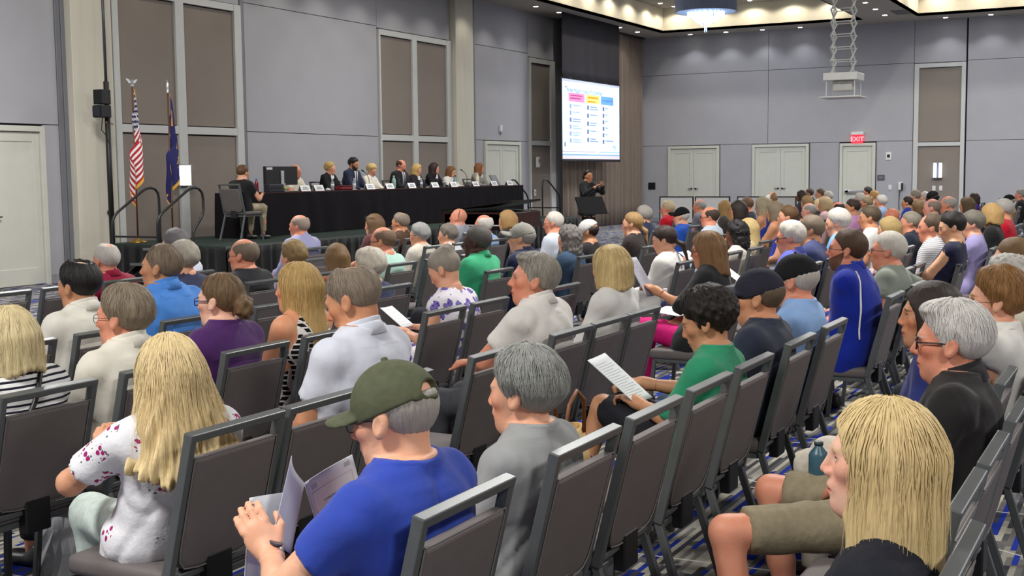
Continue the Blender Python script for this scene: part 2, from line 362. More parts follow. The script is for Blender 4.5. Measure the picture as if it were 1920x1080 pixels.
# ================================================================ stage and what stands on it
SZ = 0.65
m_deck = mat('stage_carpet', S(52,62,58), 0.95, var=0.12, vscale=30, bump=0.2, bscale=300, spec=0.1)
m_skirt = mat('black_cloth', S(16,15,18), 0.9, var=0.15, vscale=4, bump=0.1, bscale=200, spec=0.2, sheen=0.2)
m_tcloth = mat('table_cloth', S(20,17,22), 0.9, var=0.12, vscale=3, bump=0.1, bscale=200, spec=0.2)
def pleated(u0, u1, z0, z1, amp, per, f, nz=6, flare=0.0, seed=0, nu=None):
    """hanging cloth: grid of points from f(u, off, z)"""
    r = random.Random(seed); nu = nu or max(8, int((u1-u0)/per*7)); ph = [r.uniform(0, 6.28) for _ in range(4)]
    P = []
    for i in range(nu+1):
        u = u0+(u1-u0)*i/nu; rowp = []
        for j in range(nz+1):
            t = j/nz; z = z1+(z0-z1)*t
            a = amp*(0.35+0.65*t)*(math.sin(2*math.pi*u/per+ph[0]+0.8*math.sin(u*1.7+ph[1]))+0.45*math.sin(2*math.pi*u/per*1.73+ph[2]))
            rowp.append(f(u, a+flare*t, z))
        P.append(rowp)
    return P
stg = thing('stage_platform', 'low black skirted stage platform with dark green carpet deck', 'stage', (0,0,0))
SX0, SX1, SY0, SY1 = 14.45, 27.1, 12.65, 15.15
for k in range(5):
    a = SX0+(SX1-SX0)*k/5; MB().box(a+.004, a+(SX1-SX0)/5-.004, SY0, SY1, SZ-0.09, SZ).obj('deck_section', m_deck, stg, bevel=0.004, seg=1)
    for y in (SY0+.15, SY1-.15):
        MB().tube([(a+.15, y, 0), (a+.15, y, SZ-.09)], 0.022, 8).obj('leg', m_black, stg)
MB().box(SX0-.012, SX1+.012, SY0-.014, SY0-.002, SZ-0.05, SZ-0.002).obj('edge_trim', mat('edge_metal', S(96,104,98), 0.5, var=.05), stg)
MB().grid(pleated(SX0, SX1, 0.0, SZ-0.03, 0.018, 0.22, lambda u, o, z: (u, SY0-0.03-o, z), seed=1)).obj('stage_skirt', m_skirt, stg, smooth=True, solid=0.004)
MB().grid(pleated(SY0, SY1, 0.0, SZ-0.03, 0.018, 0.22, lambda u, o, z: (SX1+0.03+o, u, z), seed=2)).obj('stage_skirt', m_skirt, stg, smooth=True, solid=0.004)
MB().grid(pleated(SY0, SY1, 0.0, SZ-0.03, 0.018, 0.22, lambda u, o, z: (SX0-0.03-o, u, z), seed=3)).obj('stage_skirt', m_skirt, stg, smooth=True, solid=0.004)
def arc(c, r, a0, a1, n, pl):   # pl maps (u,z)
    return [pl(c[0]+r*math.cos(math.radians(a0+(a1-a0)*i/n)), c[1]+r*math.sin(math.radians(a0+(a1-a0)*i/n))) for i in range(n+1)]
# ---- steps with handrails
def steps(label, xs, dirn, y0, y1, rail_extra):
    t = thing('stage_steps', label, 'steps', (xs, (y0+y1)/2, 0))
    w = (y1-y0)/2
    for k in range(3):
        z = SZ/3*(k+1)-0.03; x = dirn*0.28*k
        MB().box(x, x+dirn*0.3, -w, w, z-0.04, z).obj('tread', m_deck, t, bevel=0.004, seg=1)
        MB().box(x-dirn*.006, x, -w, w, z-0.035, z+.002).obj('nosing', mat('nosing_metal', S(120,124,122), 0.4, 0.6), t)
        MB().box(x+dirn*0.27, x+dirn*0.29, -w, w, z-SZ/3+.04, z-.045).obj('riser', m_black, t)
    for s in (-1, 1): MB().box(-dirn*0.02, dirn*0.88, s*w-0.02, s*w+0.02, 0.02, 0.12).beam((0, s*w, 0.1), (dirn*0.85, s*w, SZ-.1), 0.03, 0.09).obj('stringer', m_black, t)
    for s in (-1, 1):
        y = s*(w+0.03); pl = lambda u, z: (dirn*u, y, z)
        pts = [pl(-0.02, 0.0), pl(-0.02, 0.98)] + [pl(-0.015, 1.05), pl(0.02, 1.12), pl(0.09, 1.19)] + [pl(0.62, 1.5), pl(0.7, 1.535), pl(0.8, 1.55), pl(0.89, 1.53), pl(0.95, 1.47), pl(0.97, 1.38)]
        if rail_extra and s == -1: pts += [pl(0.97, 1.2), pl(0.94, 1.12), pl(0.87, 1.03), pl(0.76, 0.92), pl(0.72, 0.84), pl(0.71, 0.5), pl(0.71, 0.15)]
        else: pts += [pl(0.97, 0.9), pl(0.97, 0.25)]
        MB().tube(pts, 0.021, 8).obj('handrail', m_black, t, smooth=True)
    MB().beam((-0.02, -w, 0.83), (-0.02, w, 0.83), .03, .03).obj('cross_bar', m_black, t)
    return t
steps('black portable steps with curved handrails at the left end of the stage', SX0-0.93, 1, 13.15, 14.0, True)
steps('black portable steps with one handrail showing beyond the right end of the panel table', SX1+0.93, -1, 13.6, 14.45, False)
# ---- panel table: three tables end to end, each under its own cloth
TZ = SZ+0.775; TY0, TY1 = 14.0, 14.55
for k, (a, b_, lb) in enumerate(((16.38, 20.9, 'left third of the long panel table under draped black cloth'), (20.93, 24.2, 'middle of the long panel table under flat black cloth'), (24.23, 26.85, 'right end of the long panel table under black cloth'))):
    t = thing('panel_table', lb, 'table', ((a+b_)/2, (TY0+TY1)/2, SZ), 0, 'black clothed tables on the stage'); w = (b_-a)/2; d = (TY1-TY0)/2
    for x in (-w+.15, w-.15):
        for y in (-d+.1, d-.1): MB().tube([(x, y, 0), (x, y, .73)], .017, 8).obj('leg', m_chrome, t)
    MB().box(-w+.01, w-.01, -d+.01, d-.01, .73, .765).obj('tabletop', mat('table_laminate', S(120,110,100), .5), t, bevel=.004)
    rim = []
    n = 60; r = random.Random(k)
    pts = [(-w+2*w*i/n, -d) for i in range(n)]+[(w, -d+2*d*i/8) for i in range(8)]+[(w-2*w*i/n, d) for i in range(n)]+[(-w, d-2*d*i/8) for i in range(8)]
    P = []
    amp = 0.045 if k == 0 else 0.012
    for i, (x, y) in enumerate(pts):
        nx = -1 if abs(x+w) < 1e-6 else (1 if abs(x-w) < 1e-6 else 0); ny = -1 if abs(y+d) < 1e-6 else (1 if abs(y-d) < 1e-6 else 0)
        if nx and ny: nx *= .7; ny *= .7
        row = []
        for j in range(7):
            q = j/6; o_ = (0.008+amp*q**0.8*(0.5+0.5*math.sin(i*0.72+1.3*math.sin(i*.23))))
            row.append((x+nx*o_, y+ny*o_, .775-.765*q-(0.004 if j else 0)))
        P.append(row)
    P.append(P[0])
    cm = MB().grid(P); cm.add([p[0] for p in P[:-1]], [tuple(range(len(P)-1))])
    cm.obj('tablecloth', m_tcloth, t, smooth=False)
    MB().box(-w, w, -d-.012, -d-.008, .755, .775).obj('hem_edge', mat('table_edge_red', S(60,24,26), .7), t)
# ---- flags on poles
m_wood = mat('flag_pole_wood', S(96,58,36), .5, var=.15, vscale=20, stretch=(1,1,.1))
m_gold = mat('gold_fringe', S(214,160,60), .6, var=.2, vscale=80)
m_silver = mat('silver_metal', S(225,225,228), .25, .9)
def flag_mat(kind):
    m = bpy.data.materials.new('flag_'+kind); t = nt(m); n = t.nodes; L = t.links; b = n['Principled BSDF']; b.inputs['Roughness'].default_value = .75
    uv = n.new('ShaderNodeUVMap'); uv.uv_map = 'UVMap'; sp = n.new('ShaderNodeSeparateXYZ'); L.new(uv.outputs[0], sp.inputs[0])
    def mt(op, a, bb=0.0):
        q = n.new('ShaderNodeMath'); q.operation = op
        for i, v in enumerate((a, bb)):
            if isinstance(v, (int, float)): q.inputs[i].default_value = v
            else: L.new(v, q.inputs[i])
        return q.outputs[0]
    def mix(f_, a, bb):
        q = n.new('ShaderNodeMix'); q.data_type = 'RGBA'; L.new(f_, q.inputs['Factor'])
        for k_, v in (('A', a), ('B', bb)):
            if isinstance(v, tuple): q.inputs[k_].default_value = (*v, 1)
            else: L.new(v, q.inputs[k_])
        return q.outputs['Result']
    u, v = sp.outputs[0], sp.outputs[1]
    if kind == 'stripes':
        st = mt('LESS_THAN', mt('FRACT', mt('MULTIPLY', v, 6.5)), 0.5)
        c = mix(st, S(228,224,222), S(170,24,40))
        can = mt('MULTIPLY', mt('LESS_THAN', u, 0.42), mt('GREATER_THAN', v, 6/13))
        fx = mt('SUBTRACT', mt('FRACT', mt('ADD', mt('MULTIPLY', u, 14.0), mt('MULTIPLY', mt('FLOOR', mt('MULTIPLY', v, 17)), .5))), .5); fy = mt('SUBTRACT', mt('FRACT', mt('MULTIPLY', v, 17)), .5)
        star = mt('LESS_THAN', mt('ADD', mt('MULTIPLY', fx, fx), mt('MULTIPLY', fy, fy)), 0.085)
        c = mix(can, c, mix(star, S(24,28,72), S(235,235,240)))
    else:
        du = mt('SUBTRACT', u, .5); dv = mt('MULTIPLY', mt('SUBTRACT', v, .5), .8)
        rr = mt('SQRT', mt('ADD', mt('MULTIPLY', du, du), mt('MULTIPLY', dv, dv)))
        nz = n.new('ShaderNodeTexNoise'); nz.inputs['Scale'].default_value = 9; L.new(uv.outputs[0], nz.inputs['Vector'])
        c = mix(mt('LESS_THAN', rr, .17), S(30,30,92), S(120,104,70)); c = mix(mt('LESS_THAN', rr, .13), c, S(46,46,60))
        c = mix(mt('MULTIPLY', mt('LESS_THAN', rr, .21), mt('GREATER_THAN', nz.outputs[0], .56)), c, S(206,170,84))
    L.new(c, b.inputs['Base Color']); return m
def flag(label, x, y, ztop, kind, finial, wid, drop):
    t = thing('flag_on_pole', label, 'flag', (x, y, SZ))
    MB().lathe([(0.15,0),(0.15,.02),(.05,.05),(.03,.1)], n=20).obj('base', mat('brass_base', S(150,120,60), .35, .8), t, smooth=True)
    H = ztop-SZ
    MB().tube([(0,0,.05),(0,0,H-.12)], .014, 8).obj('pole', m_wood, t, smooth=True)
    if finial == 'eagle':
        fb = MB().lathe([(.012,H-.12),(.03,H-.1),(.03,H-.085),(.012,H-.07)], n=10)
        fb.tube([(0,0,H-.08),(0,0,H-.03),(0,-.01,H)], [.018,.026,.012], 8).tube([(0,-.01,H),(.0,-.03,H+.01)], [.014,.006], 8)
        for s in (-1, 1): fb.add([(s*.012,0,H-.06),(s*.05,0,H+.0),(s*.12,.0,H+.02),(s*.12,0,H-.0),(s*.07,0,H-.05),(s*.012,.015,H-.04)], [(0,1,5),(1,2,3),(1,3,4),(0,4,1),(1,4,5),(0,5,4)])
        fb.obj('eagle_finial', m_silver, t)
    else: MB().lathe([(.012,H-.14),(.026,H-.12),(.012,H-.1),(.03,H-.05),(.018,H+.02),(.002,H+.1)], n=10).obj('spear_finial', m_silver, t, smooth=True)
    # cloth gathered along the pole: top edge at the pole, free edge sagging down in folds
    nu, nv = 36, 30; P = []; me = MB(); uvs = []
    zt = H-.16; lobes = 4.0
    for i in range(nu+1):
        u = i/nu; row = []
        for j in range(nv+1):
            v = j/nv       # 0 top edge, 1 bottom edge of the flag
            s_ = u*wid
            hang = 0.92
            z = zt - v*drop*0.46 - s_*hang*1.0
            spread = (0.03+0.19*min(1, (zt-z)/1.5))
            xo = spread*(0.35+u*0.9)*math.cos(0.5+u*1.3) + 0.035*math.sin(u*lobes*2*math.pi*0.5+v*1.5)*min(1, 3*u)
            yo = -0.04-spread*0.55*math.sin(u*lobes*math.pi) - 0.02*math.sin(v*5)*u
            row.append((xo if kind != 'stripes' else -0.02+xo, yo, z)); uvs.append((u, 1-v))
        P.append(row)
    me.grid(P); ms = me.mesh('flag_cloth', smooth=True)
    ul = ms.uv_layers.new(name='UVMap')
    for lp in ms.loops: ul.data[lp.index].uv = uvs[lp.vertex_index]
    fo = link('flag_cloth', ms, flag_mat(kind), t)
    fr = MB()
    edge = [P[i][nv] for i in range(nu+1)]; e2 = [P[nu][j] for j in range(nv+1)]
    for e in (edge, e2):
        fr.grid([[(p[0], p[1]-.004, p[2]+.01) for p in e], [(p[0]*1.04, p[1]-.008, p[2]-.05) for p in e]])
    fr.obj('fringe', m_gold, fo)
    MB().tube([(0.02,-.03,H-.15),(.03,-.05,H-.35),(.025,-.05,H-.6)], .008, 6).tube([(.025,-.05,H-.55),(.025,-.05,H-.68)], [.012,.018], 6).obj('tassel', m_gold, t)
    return t
flag('red white and blue striped flag with silver eagle on a wooden pole', 14.78, 14.8, 3.28, 'stripes', 'eagle', 1.25, 1.5)
flag('dark blue flag with gold fringe and emblem on a wooden pole', 15.58, 14.8, 3.24, 'blue', 'spear', 1.25, 1.5)
# ---- lit wall sconces
m_glow = mat('sconce_glass', (1,1,1), .4, emit=(.93,.96,1.0), estr=1.2)
def sconce(label, x, y, z, face, h=0.38, w=0.24):
    t = thing('wall_sconce', label, 'wall light', (x, y, z)); t.rotation_euler[2] = 0 if face == 'a' else -math.pi/2
    MB().box(-w/2, w/2, -.02, .0, -h/2, h/2).obj('back_plate', mat('sconce_plate', S(96,104,126), .5), t)
    for s in (-1, 1): MB().prism([(s*w*.13, -.02), (s*w*.5, -.02), (s*w*.46, -.09), (s*w*.17, -.1)], 'z', -h/2, h/2).obj('glass_tube', m_glow, t)
    for s in (-1, 1): MB().box(-w/2-.01, w/2+.01, -.11, 0, s*h/2-.008, s*h/2+.008).obj('end_cap', m_silver, t)
sconce('lit white wall sconce between the framed panels beside the blue flag', 17.22, YA-.05, 1.74, 'a')
sconce('lit double tube wall sconce on the framed panel of the far wall', XB-.0, 6.26, 1.66, 'b', .46, .26)
# ---- tall black light stand beside the pilaster
t = thing('lighting_stand', 'tall black light stand with lamp head and camera beside the cream pilaster', 'light stand', (14.98, 15.58, 0))
for a in (0, 120, 240):
    c, s_ = math.cos(math.radians(a+30)), math.sin(math.radians(a+30)); MB().tube([(0,0,.55),(.3*c,.3*s_,.02)], .016, 6).tube([(.2*c,.2*s_,.31),(0,0,.3)], .01, 6).obj('leg', m_black, t)
MB().tube([(0,0,.1),(0,0,3.3)], .045, 10).obj('mast', m_black, t, smooth=True)
MB().tube([(0,0,3.3),(0,0,5.6)], .024, 8).obj('upper_mast', mat('mast_grey', S(90,92,98), .4, .6), t, smooth=True)
hd = MB().box(-.2, .0, -.1, .1, 2.92, 3.16).box(-.26, -.04, -.14, .06, 2.7, 2.9).obj('lamp_head', m_black, t, bevel=.012)
MB().box(-.28, -.26, -.12, .04, 2.72, 2.88).obj('lens', mat('dark_lens', S(40,44,52), .1), t)
MB().tube([(0,0,2.68),(-.06,-.03,2.62),(.1,-.02,2.6)], .012, 6).obj('clamp', m_chrome, t)
MB().tube([(-.1,0,2.75),(-.16,-.02,2.5),(-.05,-.02,2.4),(0,-.04,2.2)], .008, 6).obj('cable', m_black, t)
t = thing('wall_socket_plate', 'small round dark plate on the cream pilaster', 'wall plate', (15.28, YA-.165, 1.12)); MB().lathe([(.05,0),(.05,.012),(.02,.014)], n=14).obj('plate', m_black, t, rot=(math.pi/2,0,0))
# ---- items on the panel table
m_paper = mat('paper', S(236,238,240), .8, var=.015, spec=.2)
m_card = mat('name_card', S(240,240,238), .7, var=.01)
m_ink = mat('ink', S(50,52,60), .8)
def name_tent(x, y, label):
    t = thing('name_card', label, 'name card', (x, y, TZ), 0, 'folded name cards on the panel table')
    MB().add([(-.14,-.05,0),(.14,-.05,0),(.14,0,.11),(-.14,0,.11)], [(0,1,2,3)]).obj('front', m_card, t, solid=.002)
    MB().add([(-.14,.05,0),(.14,.05,0),(.14,0,.11),(-.14,0,.11)], [(3,2,1,0)]).obj('back', m_card, t, solid=.002)
    for k in (0, 1): MB().add([(-.09+.02*k,-.0375-.002+.014*k,.03-.0+.03*k),(.09-.02*k,-.0375-.002+.014*k,.03+.03*k),(.09-.02*k,-.0285-.002+.014*k,.05+.03*k),(-.09+.02*k,-.0285-.002+.014*k,.05+.03*k)], [(0,1,2,3)]).obj('name_line', mat('pale_ink', S(150,160,170), .8), t)
def bottle(x, y, z, label, h=.21, r=.033, body=(200,215,225), cap=(230,230,235), labelc=None, name='water_bottle', clear=True, parent_group=None):
    t = thing(name, label, 'bottle', (x, y, z), 0, parent_group)
    mb = mat('clear_bottle_%d_%d_%d' % body, S(*body), .12, trans=.55, var=.02) if clear else mat('bottle_%d_%d_%d' % body, S(*body), .35, var=.03)
    MB().lathe([(r*.9,0),(r,.01),(r,h*.62),(r*.85,h*.72),(r*.42,h*.86),(r*.4,h*.92)], n=14).obj('body', mb, t, smooth=True)
    MB().lathe([(r*.48,h*.915),(r*.48,h),(r*.3,h+.002)], n=12).obj('cap', mat('cap_%d_%d_%d' % cap, S(*cap), .4), t, smooth=True)
    if labelc: MB().lathe([(r*1.02,h*.25),(r*1.02,h*.55)], n=14).obj('bottle_label', mat('wrap_%d_%d_%d' % labelc, S(*labelc), .5), t, smooth=True)
    return t
for i, (x, lb) in enumerate(((18.25, 'white name card beside the desktop monitor, first of the row'), (18.67, 'white name card second from the monitor'), (20.35, 'white name card in front of the bent curly blonde panellist'), (21.05, 'white name card left of the tall mint tumbler'), (21.88, 'white name card in front of the balding man in black suit'), (22.81, 'white name card in front of the dark haired panellist'), (23.61, 'white name card left of the sanitizer bottle'), (24.59, 'white name card left of the cream tumbler'), (25.47, 'white name card between the cream tumbler and the tablet'), (26.25, 'white name card at the right end of the panel table'))):
    name_tent(x, 14.07, lb)
bottle(19.3, 14.2, TZ, 'clear water bottle by the woman in the black jacket', .22, .034, labelc=(210,220,225))
bottle(20.02, 14.2, TZ, 'clear water bottle in front of the bearded man in navy suit', .22, .034, labelc=(210,220,225))
bottle(21.46, 14.22, TZ, 'mint green tumbler with white lid on the panel table', .26, .042, (150,190,180), (235,235,232), name='tumbler', clear=False)
bottle(22.5, 14.2, TZ, 'clear water bottle left of the dark haired panellist', .2, .032, labelc=(190,200,215))
bottle(23.93, 14.2, TZ, 'pale blue sanitizer bottle with black pump on the panel table', .25, .045, (160,205,215), (20,20,22), name='sanitizer_bottle')
bottle(24.98, 14.22, TZ, 'tall cream tumbler in front of the rightmost panellist', .3, .04, (226,220,196), (230,226,206), name='tumbler', clear=False)
bottle(17.18, 14.3, TZ, 'red soda bottle with blue cap at the left of the monitor', .24, .036, (170,40,60), (60,110,200))
bottle(17.75, 14.12, TZ, 'small hand gel bottle with yellow base under the monitor', .15, .025, (225,225,235), (200,190,230), labelc=(190,200,60))
t = thing('cup', 'white paper cup beside the sanitizer bottle', 'cup', (23.45, 14.2, TZ)); MB().lathe([(.03,0),(.04,.1),(.043,.1),(.04,.104)], n=14).obj('body', m_card, t, smooth=True); MB().lathe([(.044,.1),(.044,.112),(.03,.118)], n=14).obj('lid', m_white, t, smooth=True)
t = thing('computer_mouse', 'small white computer mouse near the black jacket woman', 'mouse', (19.05, 14.12, TZ)); MB().lathe([(.05,0),(.05,.02),(.035,.04),(.01,.046)], n=14).obj('shell', m_white, t, smooth=True); MB().box(-.004,.004,-.04,0,.03,.045).obj('wheel', m_black, t)
t = thing('red_purse', 'dark red folded case lying in front of the navy suit man', 'case', (19.6, 14.15, TZ)); MB().box(-.2,.2,-.09,.09,0,.07).obj('body', mat('red_leather', S(120,26,34), .5), t, bevel=.02); MB().box(-.2,.2,-.095,.02,.068,.085).obj('flap', mat('red_leather'  , S(120,26,34)), t, bevel=.006)
# desktop monitor seen from the back
t = thing('desktop_monitor', 'large black monitor on a silver stand seen from behind', 'monitor', (17.8, 14.25, TZ))
MB().box(-.46,.46,-.03,.03,.12,.46).obj('housing', m_black, t, bevel=.01); MB().box(-.44,.44,.03,.032,.14,.44).obj('screen', mat('screen_black', S(10,10,14), .1), t)
MB().box(-.035,.035,-.055,-.03,0.0,.38).obj('stand_neck', mat('silver_plastic', S(190,190,190), .4), t, bevel=.006); MB().box(-.13,.13,-.1,.08,0,.012).obj('stand_foot', mat('silver_plastic', S(190,190,190)), t, bevel=.004)
MB().box(-.43,-.27,-.034,-.03,.4,.44).obj('sticker', m_white, t)
t = thing('equipment_box', 'low dark control box under the left half of the monitor', 'device', (17.42, 14.1, TZ)); MB().box(-.2,.2,-.06,.08,0,.14).obj('case', mat('dark_box', S(40,40,50), .5), t, bevel=.01)
for k in range(6): MB().box(-.16+.06*k,-.13+.06*k,-.064,-.06,.05,.09).obj('knob', m_black, t)
t = thing('tablet', 'black tablet leaning on a stand at the right end of the table', 'tablet', (26.0, 14.3, TZ)); MB().prism([(-.06,.01),(-.04,.01),(.1,.24),(.08,.25)], 'x', -.16, .16).obj('slab', m_black, t, bevel=.004); MB().prism([(.04,.0),(.06,0),(.07,.16),(.06,.16)], 'x', -.05, .05).obj('prop', m_black, t); MB().add([(-.14,-.038,.035),(.14,-.038,.035),(.14,.075,.228),(-.14,.075,.228)], [(0,1,2,3)]).obj('screen', mat('tablet_screen', S(52,54,74), .15), t)
for i, (x, lb) in enumerate(((20.75, 'thin black gooseneck microphone beside the blonde panellist'), (22.28, 'thin black gooseneck microphone beside the balding man'), (24.72, 'thin black gooseneck microphone by the rightmost panellist'))):
    t = thing('microphone', lb, 'microphone', (x, 14.35, TZ), 0, 'table microphones'); MB().lathe([(.06,0),(.06,.02),(.02,.03)], n=14).obj('base', m_black, t, smooth=True); MB().tube([(0,0,.02),(0,0,.2),(-.03,.03,.3),(-.08,.07,.36)], .007, 6).obj('neck', m_black, t, smooth=True); MB().tube([(-.08,.07,.36),(-.12,.1,.385)], [.014,.016], 8).obj('capsule', m_black, t, smooth=True)
for i, (x, lb) in enumerate(((19.9, 'loose white papers in front of the bearded man'), (20.55, 'loose white papers under the blonde panellist'), (23.0, 'loose white papers in front of the dark haired panellist'))):
    t = thing('paper_sheets', lb, 'papers', (x, 14.25, TZ), .2*i, 'papers on the panel table'); MB().box(-.15,.15,-.1,.1,0,.006).obj('sheets', m_paper, t); MB().box(-.1,.16,-.07,.12,.007,.011).obj('top_sheet', m_paper, t)
# ---- curtain, black drape and projection screen
m_curt = mat('curtain_fabric', S(122,108,96), .8, var=.08, vscale=5, bump=.1, bscale=200, stretch=(4,4,.4), sheen=.2)
cu = thing('stage_curtain', 'tall pleated taupe curtain behind the projection screen', 'curtain', (0,0,0))
MB().grid(pleated(32.95, 39.3, 0.02, CEIL-.02, .06, .3, lambda u, o, z: (u, 15.86-o, z), nz=10, seed=5, nu=240)).obj('curtain_cloth', m_curt, cu, smooth=True, solid=.006)
MB().box(32.9, 39.35, 15.8, 15.9, CEIL-.05, CEIL).obj('curtain_track', m_black, cu)
SX_A, SX_B, SY, SZ0, SZ1 = 31.5, 35.58, 15.15, 2.10, 4.36
m_bord = mat('screen_border', S(16,16,22), .6)
scr = thing('projection_screen', 'white projected slide on a black bordered drop screen', 'screen', (0,0,0))
MB().grid(pleated(SX_A-.02, SX_B+.02, SZ1+.02, CEIL-.02, .006, .9, lambda u, o, z: (u, SY-o, z), nz=8, seed=8, nu=60)).obj('black_drop', mat('black_drop_cloth', S(34,31,38), .9, var=.1), scr, smooth=True, solid=.004)
MB().box(SX_A-.07, SX_B+.07, SY+.002, SY+.02, SZ0-.05, SZ1+.06).obj('border', m_bord, scr)
MB().tube([(SX_A-.06, SY, SZ0-.05), (SX_B+.06, SY, SZ0-.05)], .025, 8).obj('bottom_bar', m_bord, scr)
slide = MB().box(SX_A, SX_B, SY-.004, SY, SZ0, SZ1).obj('slide', mat('slide_light', S(225,245,255), .8, emit=S(200,238,255), estr=.62, var=0), scr); slide['label'] = 'bright pale blue projected slide'
def sl(nm, u0, u1, v0, v1, col, es=.45):   # u,v in 0..1 of the slide, v from the top
    W, Hh = SX_B-SX_A, SZ1-SZ0
    m = mat('slide_%d_%d_%d' % col, S(*col), .8, emit=S(*col), estr=es*.55, var=0)
    return MB().box(SX_A+u0*W, SX_A+u1*W, SY-.008, SY-.004, SZ1-v1*Hh, SZ1-v0*Hh).obj(nm, m, slide)
sl('top_band', 0, 1, 0, .03, (196,204,226)); sl('foot_band', 0, 1, .955, 1, (232,226,236)); sl('foot_line', 0, .55, .895, .915, (214,200,226)); sl('foot_line', .62, 1, .9, .912, (176,200,232)); sl('foot_stripe', 0, 1, .935, .955, (150,190,236))
m_sltxt = mat('slide_text', S(70,96,150), .8, emit=S(60,90,160), estr=.2, var=0)
tm = text_mesh('Three major roles of counties', .215); tm.materials.append(m_sltxt); o = link('slide_title', tm, None, slide, (SX_A+.16, SY-.009, SZ1-.36), (math.pi/2, 0, 0)); o['kind'] = 'stuff'
cols = [(.10, .365, (232,150,200), 'pink'), (.39, .63, (240,222,130), 'yellow'), (.655, .885, (110,170,226), 'blue')]
for k, (a, b_, c, _n) in enumerate(cols): sl('column_heading', a, b_, .165, .275, c)
sl('column_panel', .1, .365, .275, .83, (206,222,244), 1.0)
for a in (.4,): sl('heading_line', a+.02, .6, .19, .212, (226,196,70)); sl('heading_line', a+.02, .56, .245, .262, (226,196,70))
sl('heading_line', .13, .33, .19, .205, (206,110,170)); sl('heading_line', .13, .31, .225, .24, (206,110,170)); sl('heading_line', .67, .87, .215, .226, (150,200,240))
r = random.Random(3)
for ci, (a, n_) in enumerate(((.115, 6), (.41, 5), (.685, 6))):
    for q in range(n_):
        v = .325+q*(.52/n_); sl('bullet_icon', a, a+.03, v-.02, v+.035, (96,116,160), .5)
        for li in range(1 if ci == 2 else r.choice((1, 2, 2))): sl('text_line', a+.05, a+.05+(r.uniform(.03,.05) if ci == 2 and q < 5 else r.uniform(.1,.16)), v-.012+.03*li, v+.004+.03*li, (140,160,200), .6)
sl('logo_mark', .87, .93, .815, .85, (170,190,226), .8); sl('logo_mark', .885, .935, .855, .87, (170,190,226), .8); sl('page_mark', .03, .045, .79, .845, (60,70,110), .4)
# ---- grand piano in front of the right end of the stage
m_piano = mat('piano_lacquer', S(30,20,20), .18, var=.15, vscale=3, spec=.6)
m_pwood = mat('piano_brown', S(66,36,28), .3, var=.15, vscale=8, stretch=(1,6,1))
t = thing('grand_piano', 'dark grand piano with its lid propped by a thin stick before the stage', 'piano', (21.15, 11.5, 0), math.radians(0))
out = [(-1.0,-.75),(-.2,-.75),(.25,-.72),(.55,-.55),(.75,-.25),(1.0,-.02),(1.15,.2),(1.15,.5),(1.0,.7),(.7,.75),(-1.0,.75)]
MB().prism(out, 'z', .68, .98).obj('case', m_pwood, t, bevel=.01)
MB().prism([(p[0]*.93+.01, p[1]*.93) for p in out], 'z', .975, .985).obj('soundboard', m_piano, t)
MB().prism([(p[0]*1.02, p[1]*1.02) for p in out], 'z', .98, 1.0).obj('rim_moulding', mat('rim_edge', S(120,112,104), .3), t) if False else None
LID = MB().prism([(p[0]*1.02, p[1]*1.02) for p in out], 'z', 0, .025)
a_ = math.radians(7); LID.v = [(x, .765+(y-.765)*math.cos(a_)-z*math.sin(a_)*0, 1.0+z*math.cos(a_)+(.765-y)*math.sin(a_)) for x, y, z in LID.v]
LID.obj('lid', m_piano, t)
MB().tube([(.1,-.6,.99),(.2,-.52,1.0+(.765+.55)*math.sin(a_)*.98)], .012, 6).obj('prop_stick', mat('stick_grey', S(110,104,98), .4), t)
MB().box(-1.22,-.98,-.7,.7,.66,.74).obj('key_bed', m_piano, t, bevel=.008)
for k in range(26): MB().box(-1.2,-1.05,-.64+k*.0495,-.595+k*.0495,.74,.755).obj('key', m_card, t)
MB().box(-1.0,-.97,-.7,.7,.74,.95).obj('fall_board', m_piano, t)
for x, y in ((-.85,-.55),(-.85,.55),(.85,.35)):
    MB().tube([(x,y,.68),(x,y,.4),(x,y,.08)], [.06,.05,.035], 10).obj('leg', m_piano, t, smooth=True); MB().lathe([(.03,0),(.035,.04),(.02,.08)], (x,y,0), 10).obj('caster', m_gold, t)
MB().box(-.75,-.6,-.12,.12,.12,.5).tube([(-.68,-.1,.5),(-.68,-.1,.7)],.015,6).tube([(-.68,.1,.5),(-.68,.1,.7)],.015,6).obj('pedal_lyre', m_piano, t)
# ---- music stand in front of the interpreter
t = thing('music_stand', 'wide black conductor stand in front of the interpreter', 'music stand', (19.75, 8.9, 0), math.radians(-20))
MB().prism([(-.02,1.0),(.0,.99),(.14,1.28),(.12,1.29)], 'x', -.34, .34).obj('desk', mat('stand_black', S(16,16,18), .8), t, bevel=.006); MB().box(-.3,.3,-.08,-.0,.98,1.0).obj('ledge', m_black, t)
MB().tube([(0,.08,.35),(0,.06,1.1)], .016, 8).obj('column', m_black, t, smooth=True)
for a in (0,120,240):
    c, s_ = math.cos(math.radians(a)), math.sin(math.radians(a)); MB().tube([(0,.08,.38),(.28*c,.08+.28*s_,.01)], .014, 6).obj('leg', m_black, t)
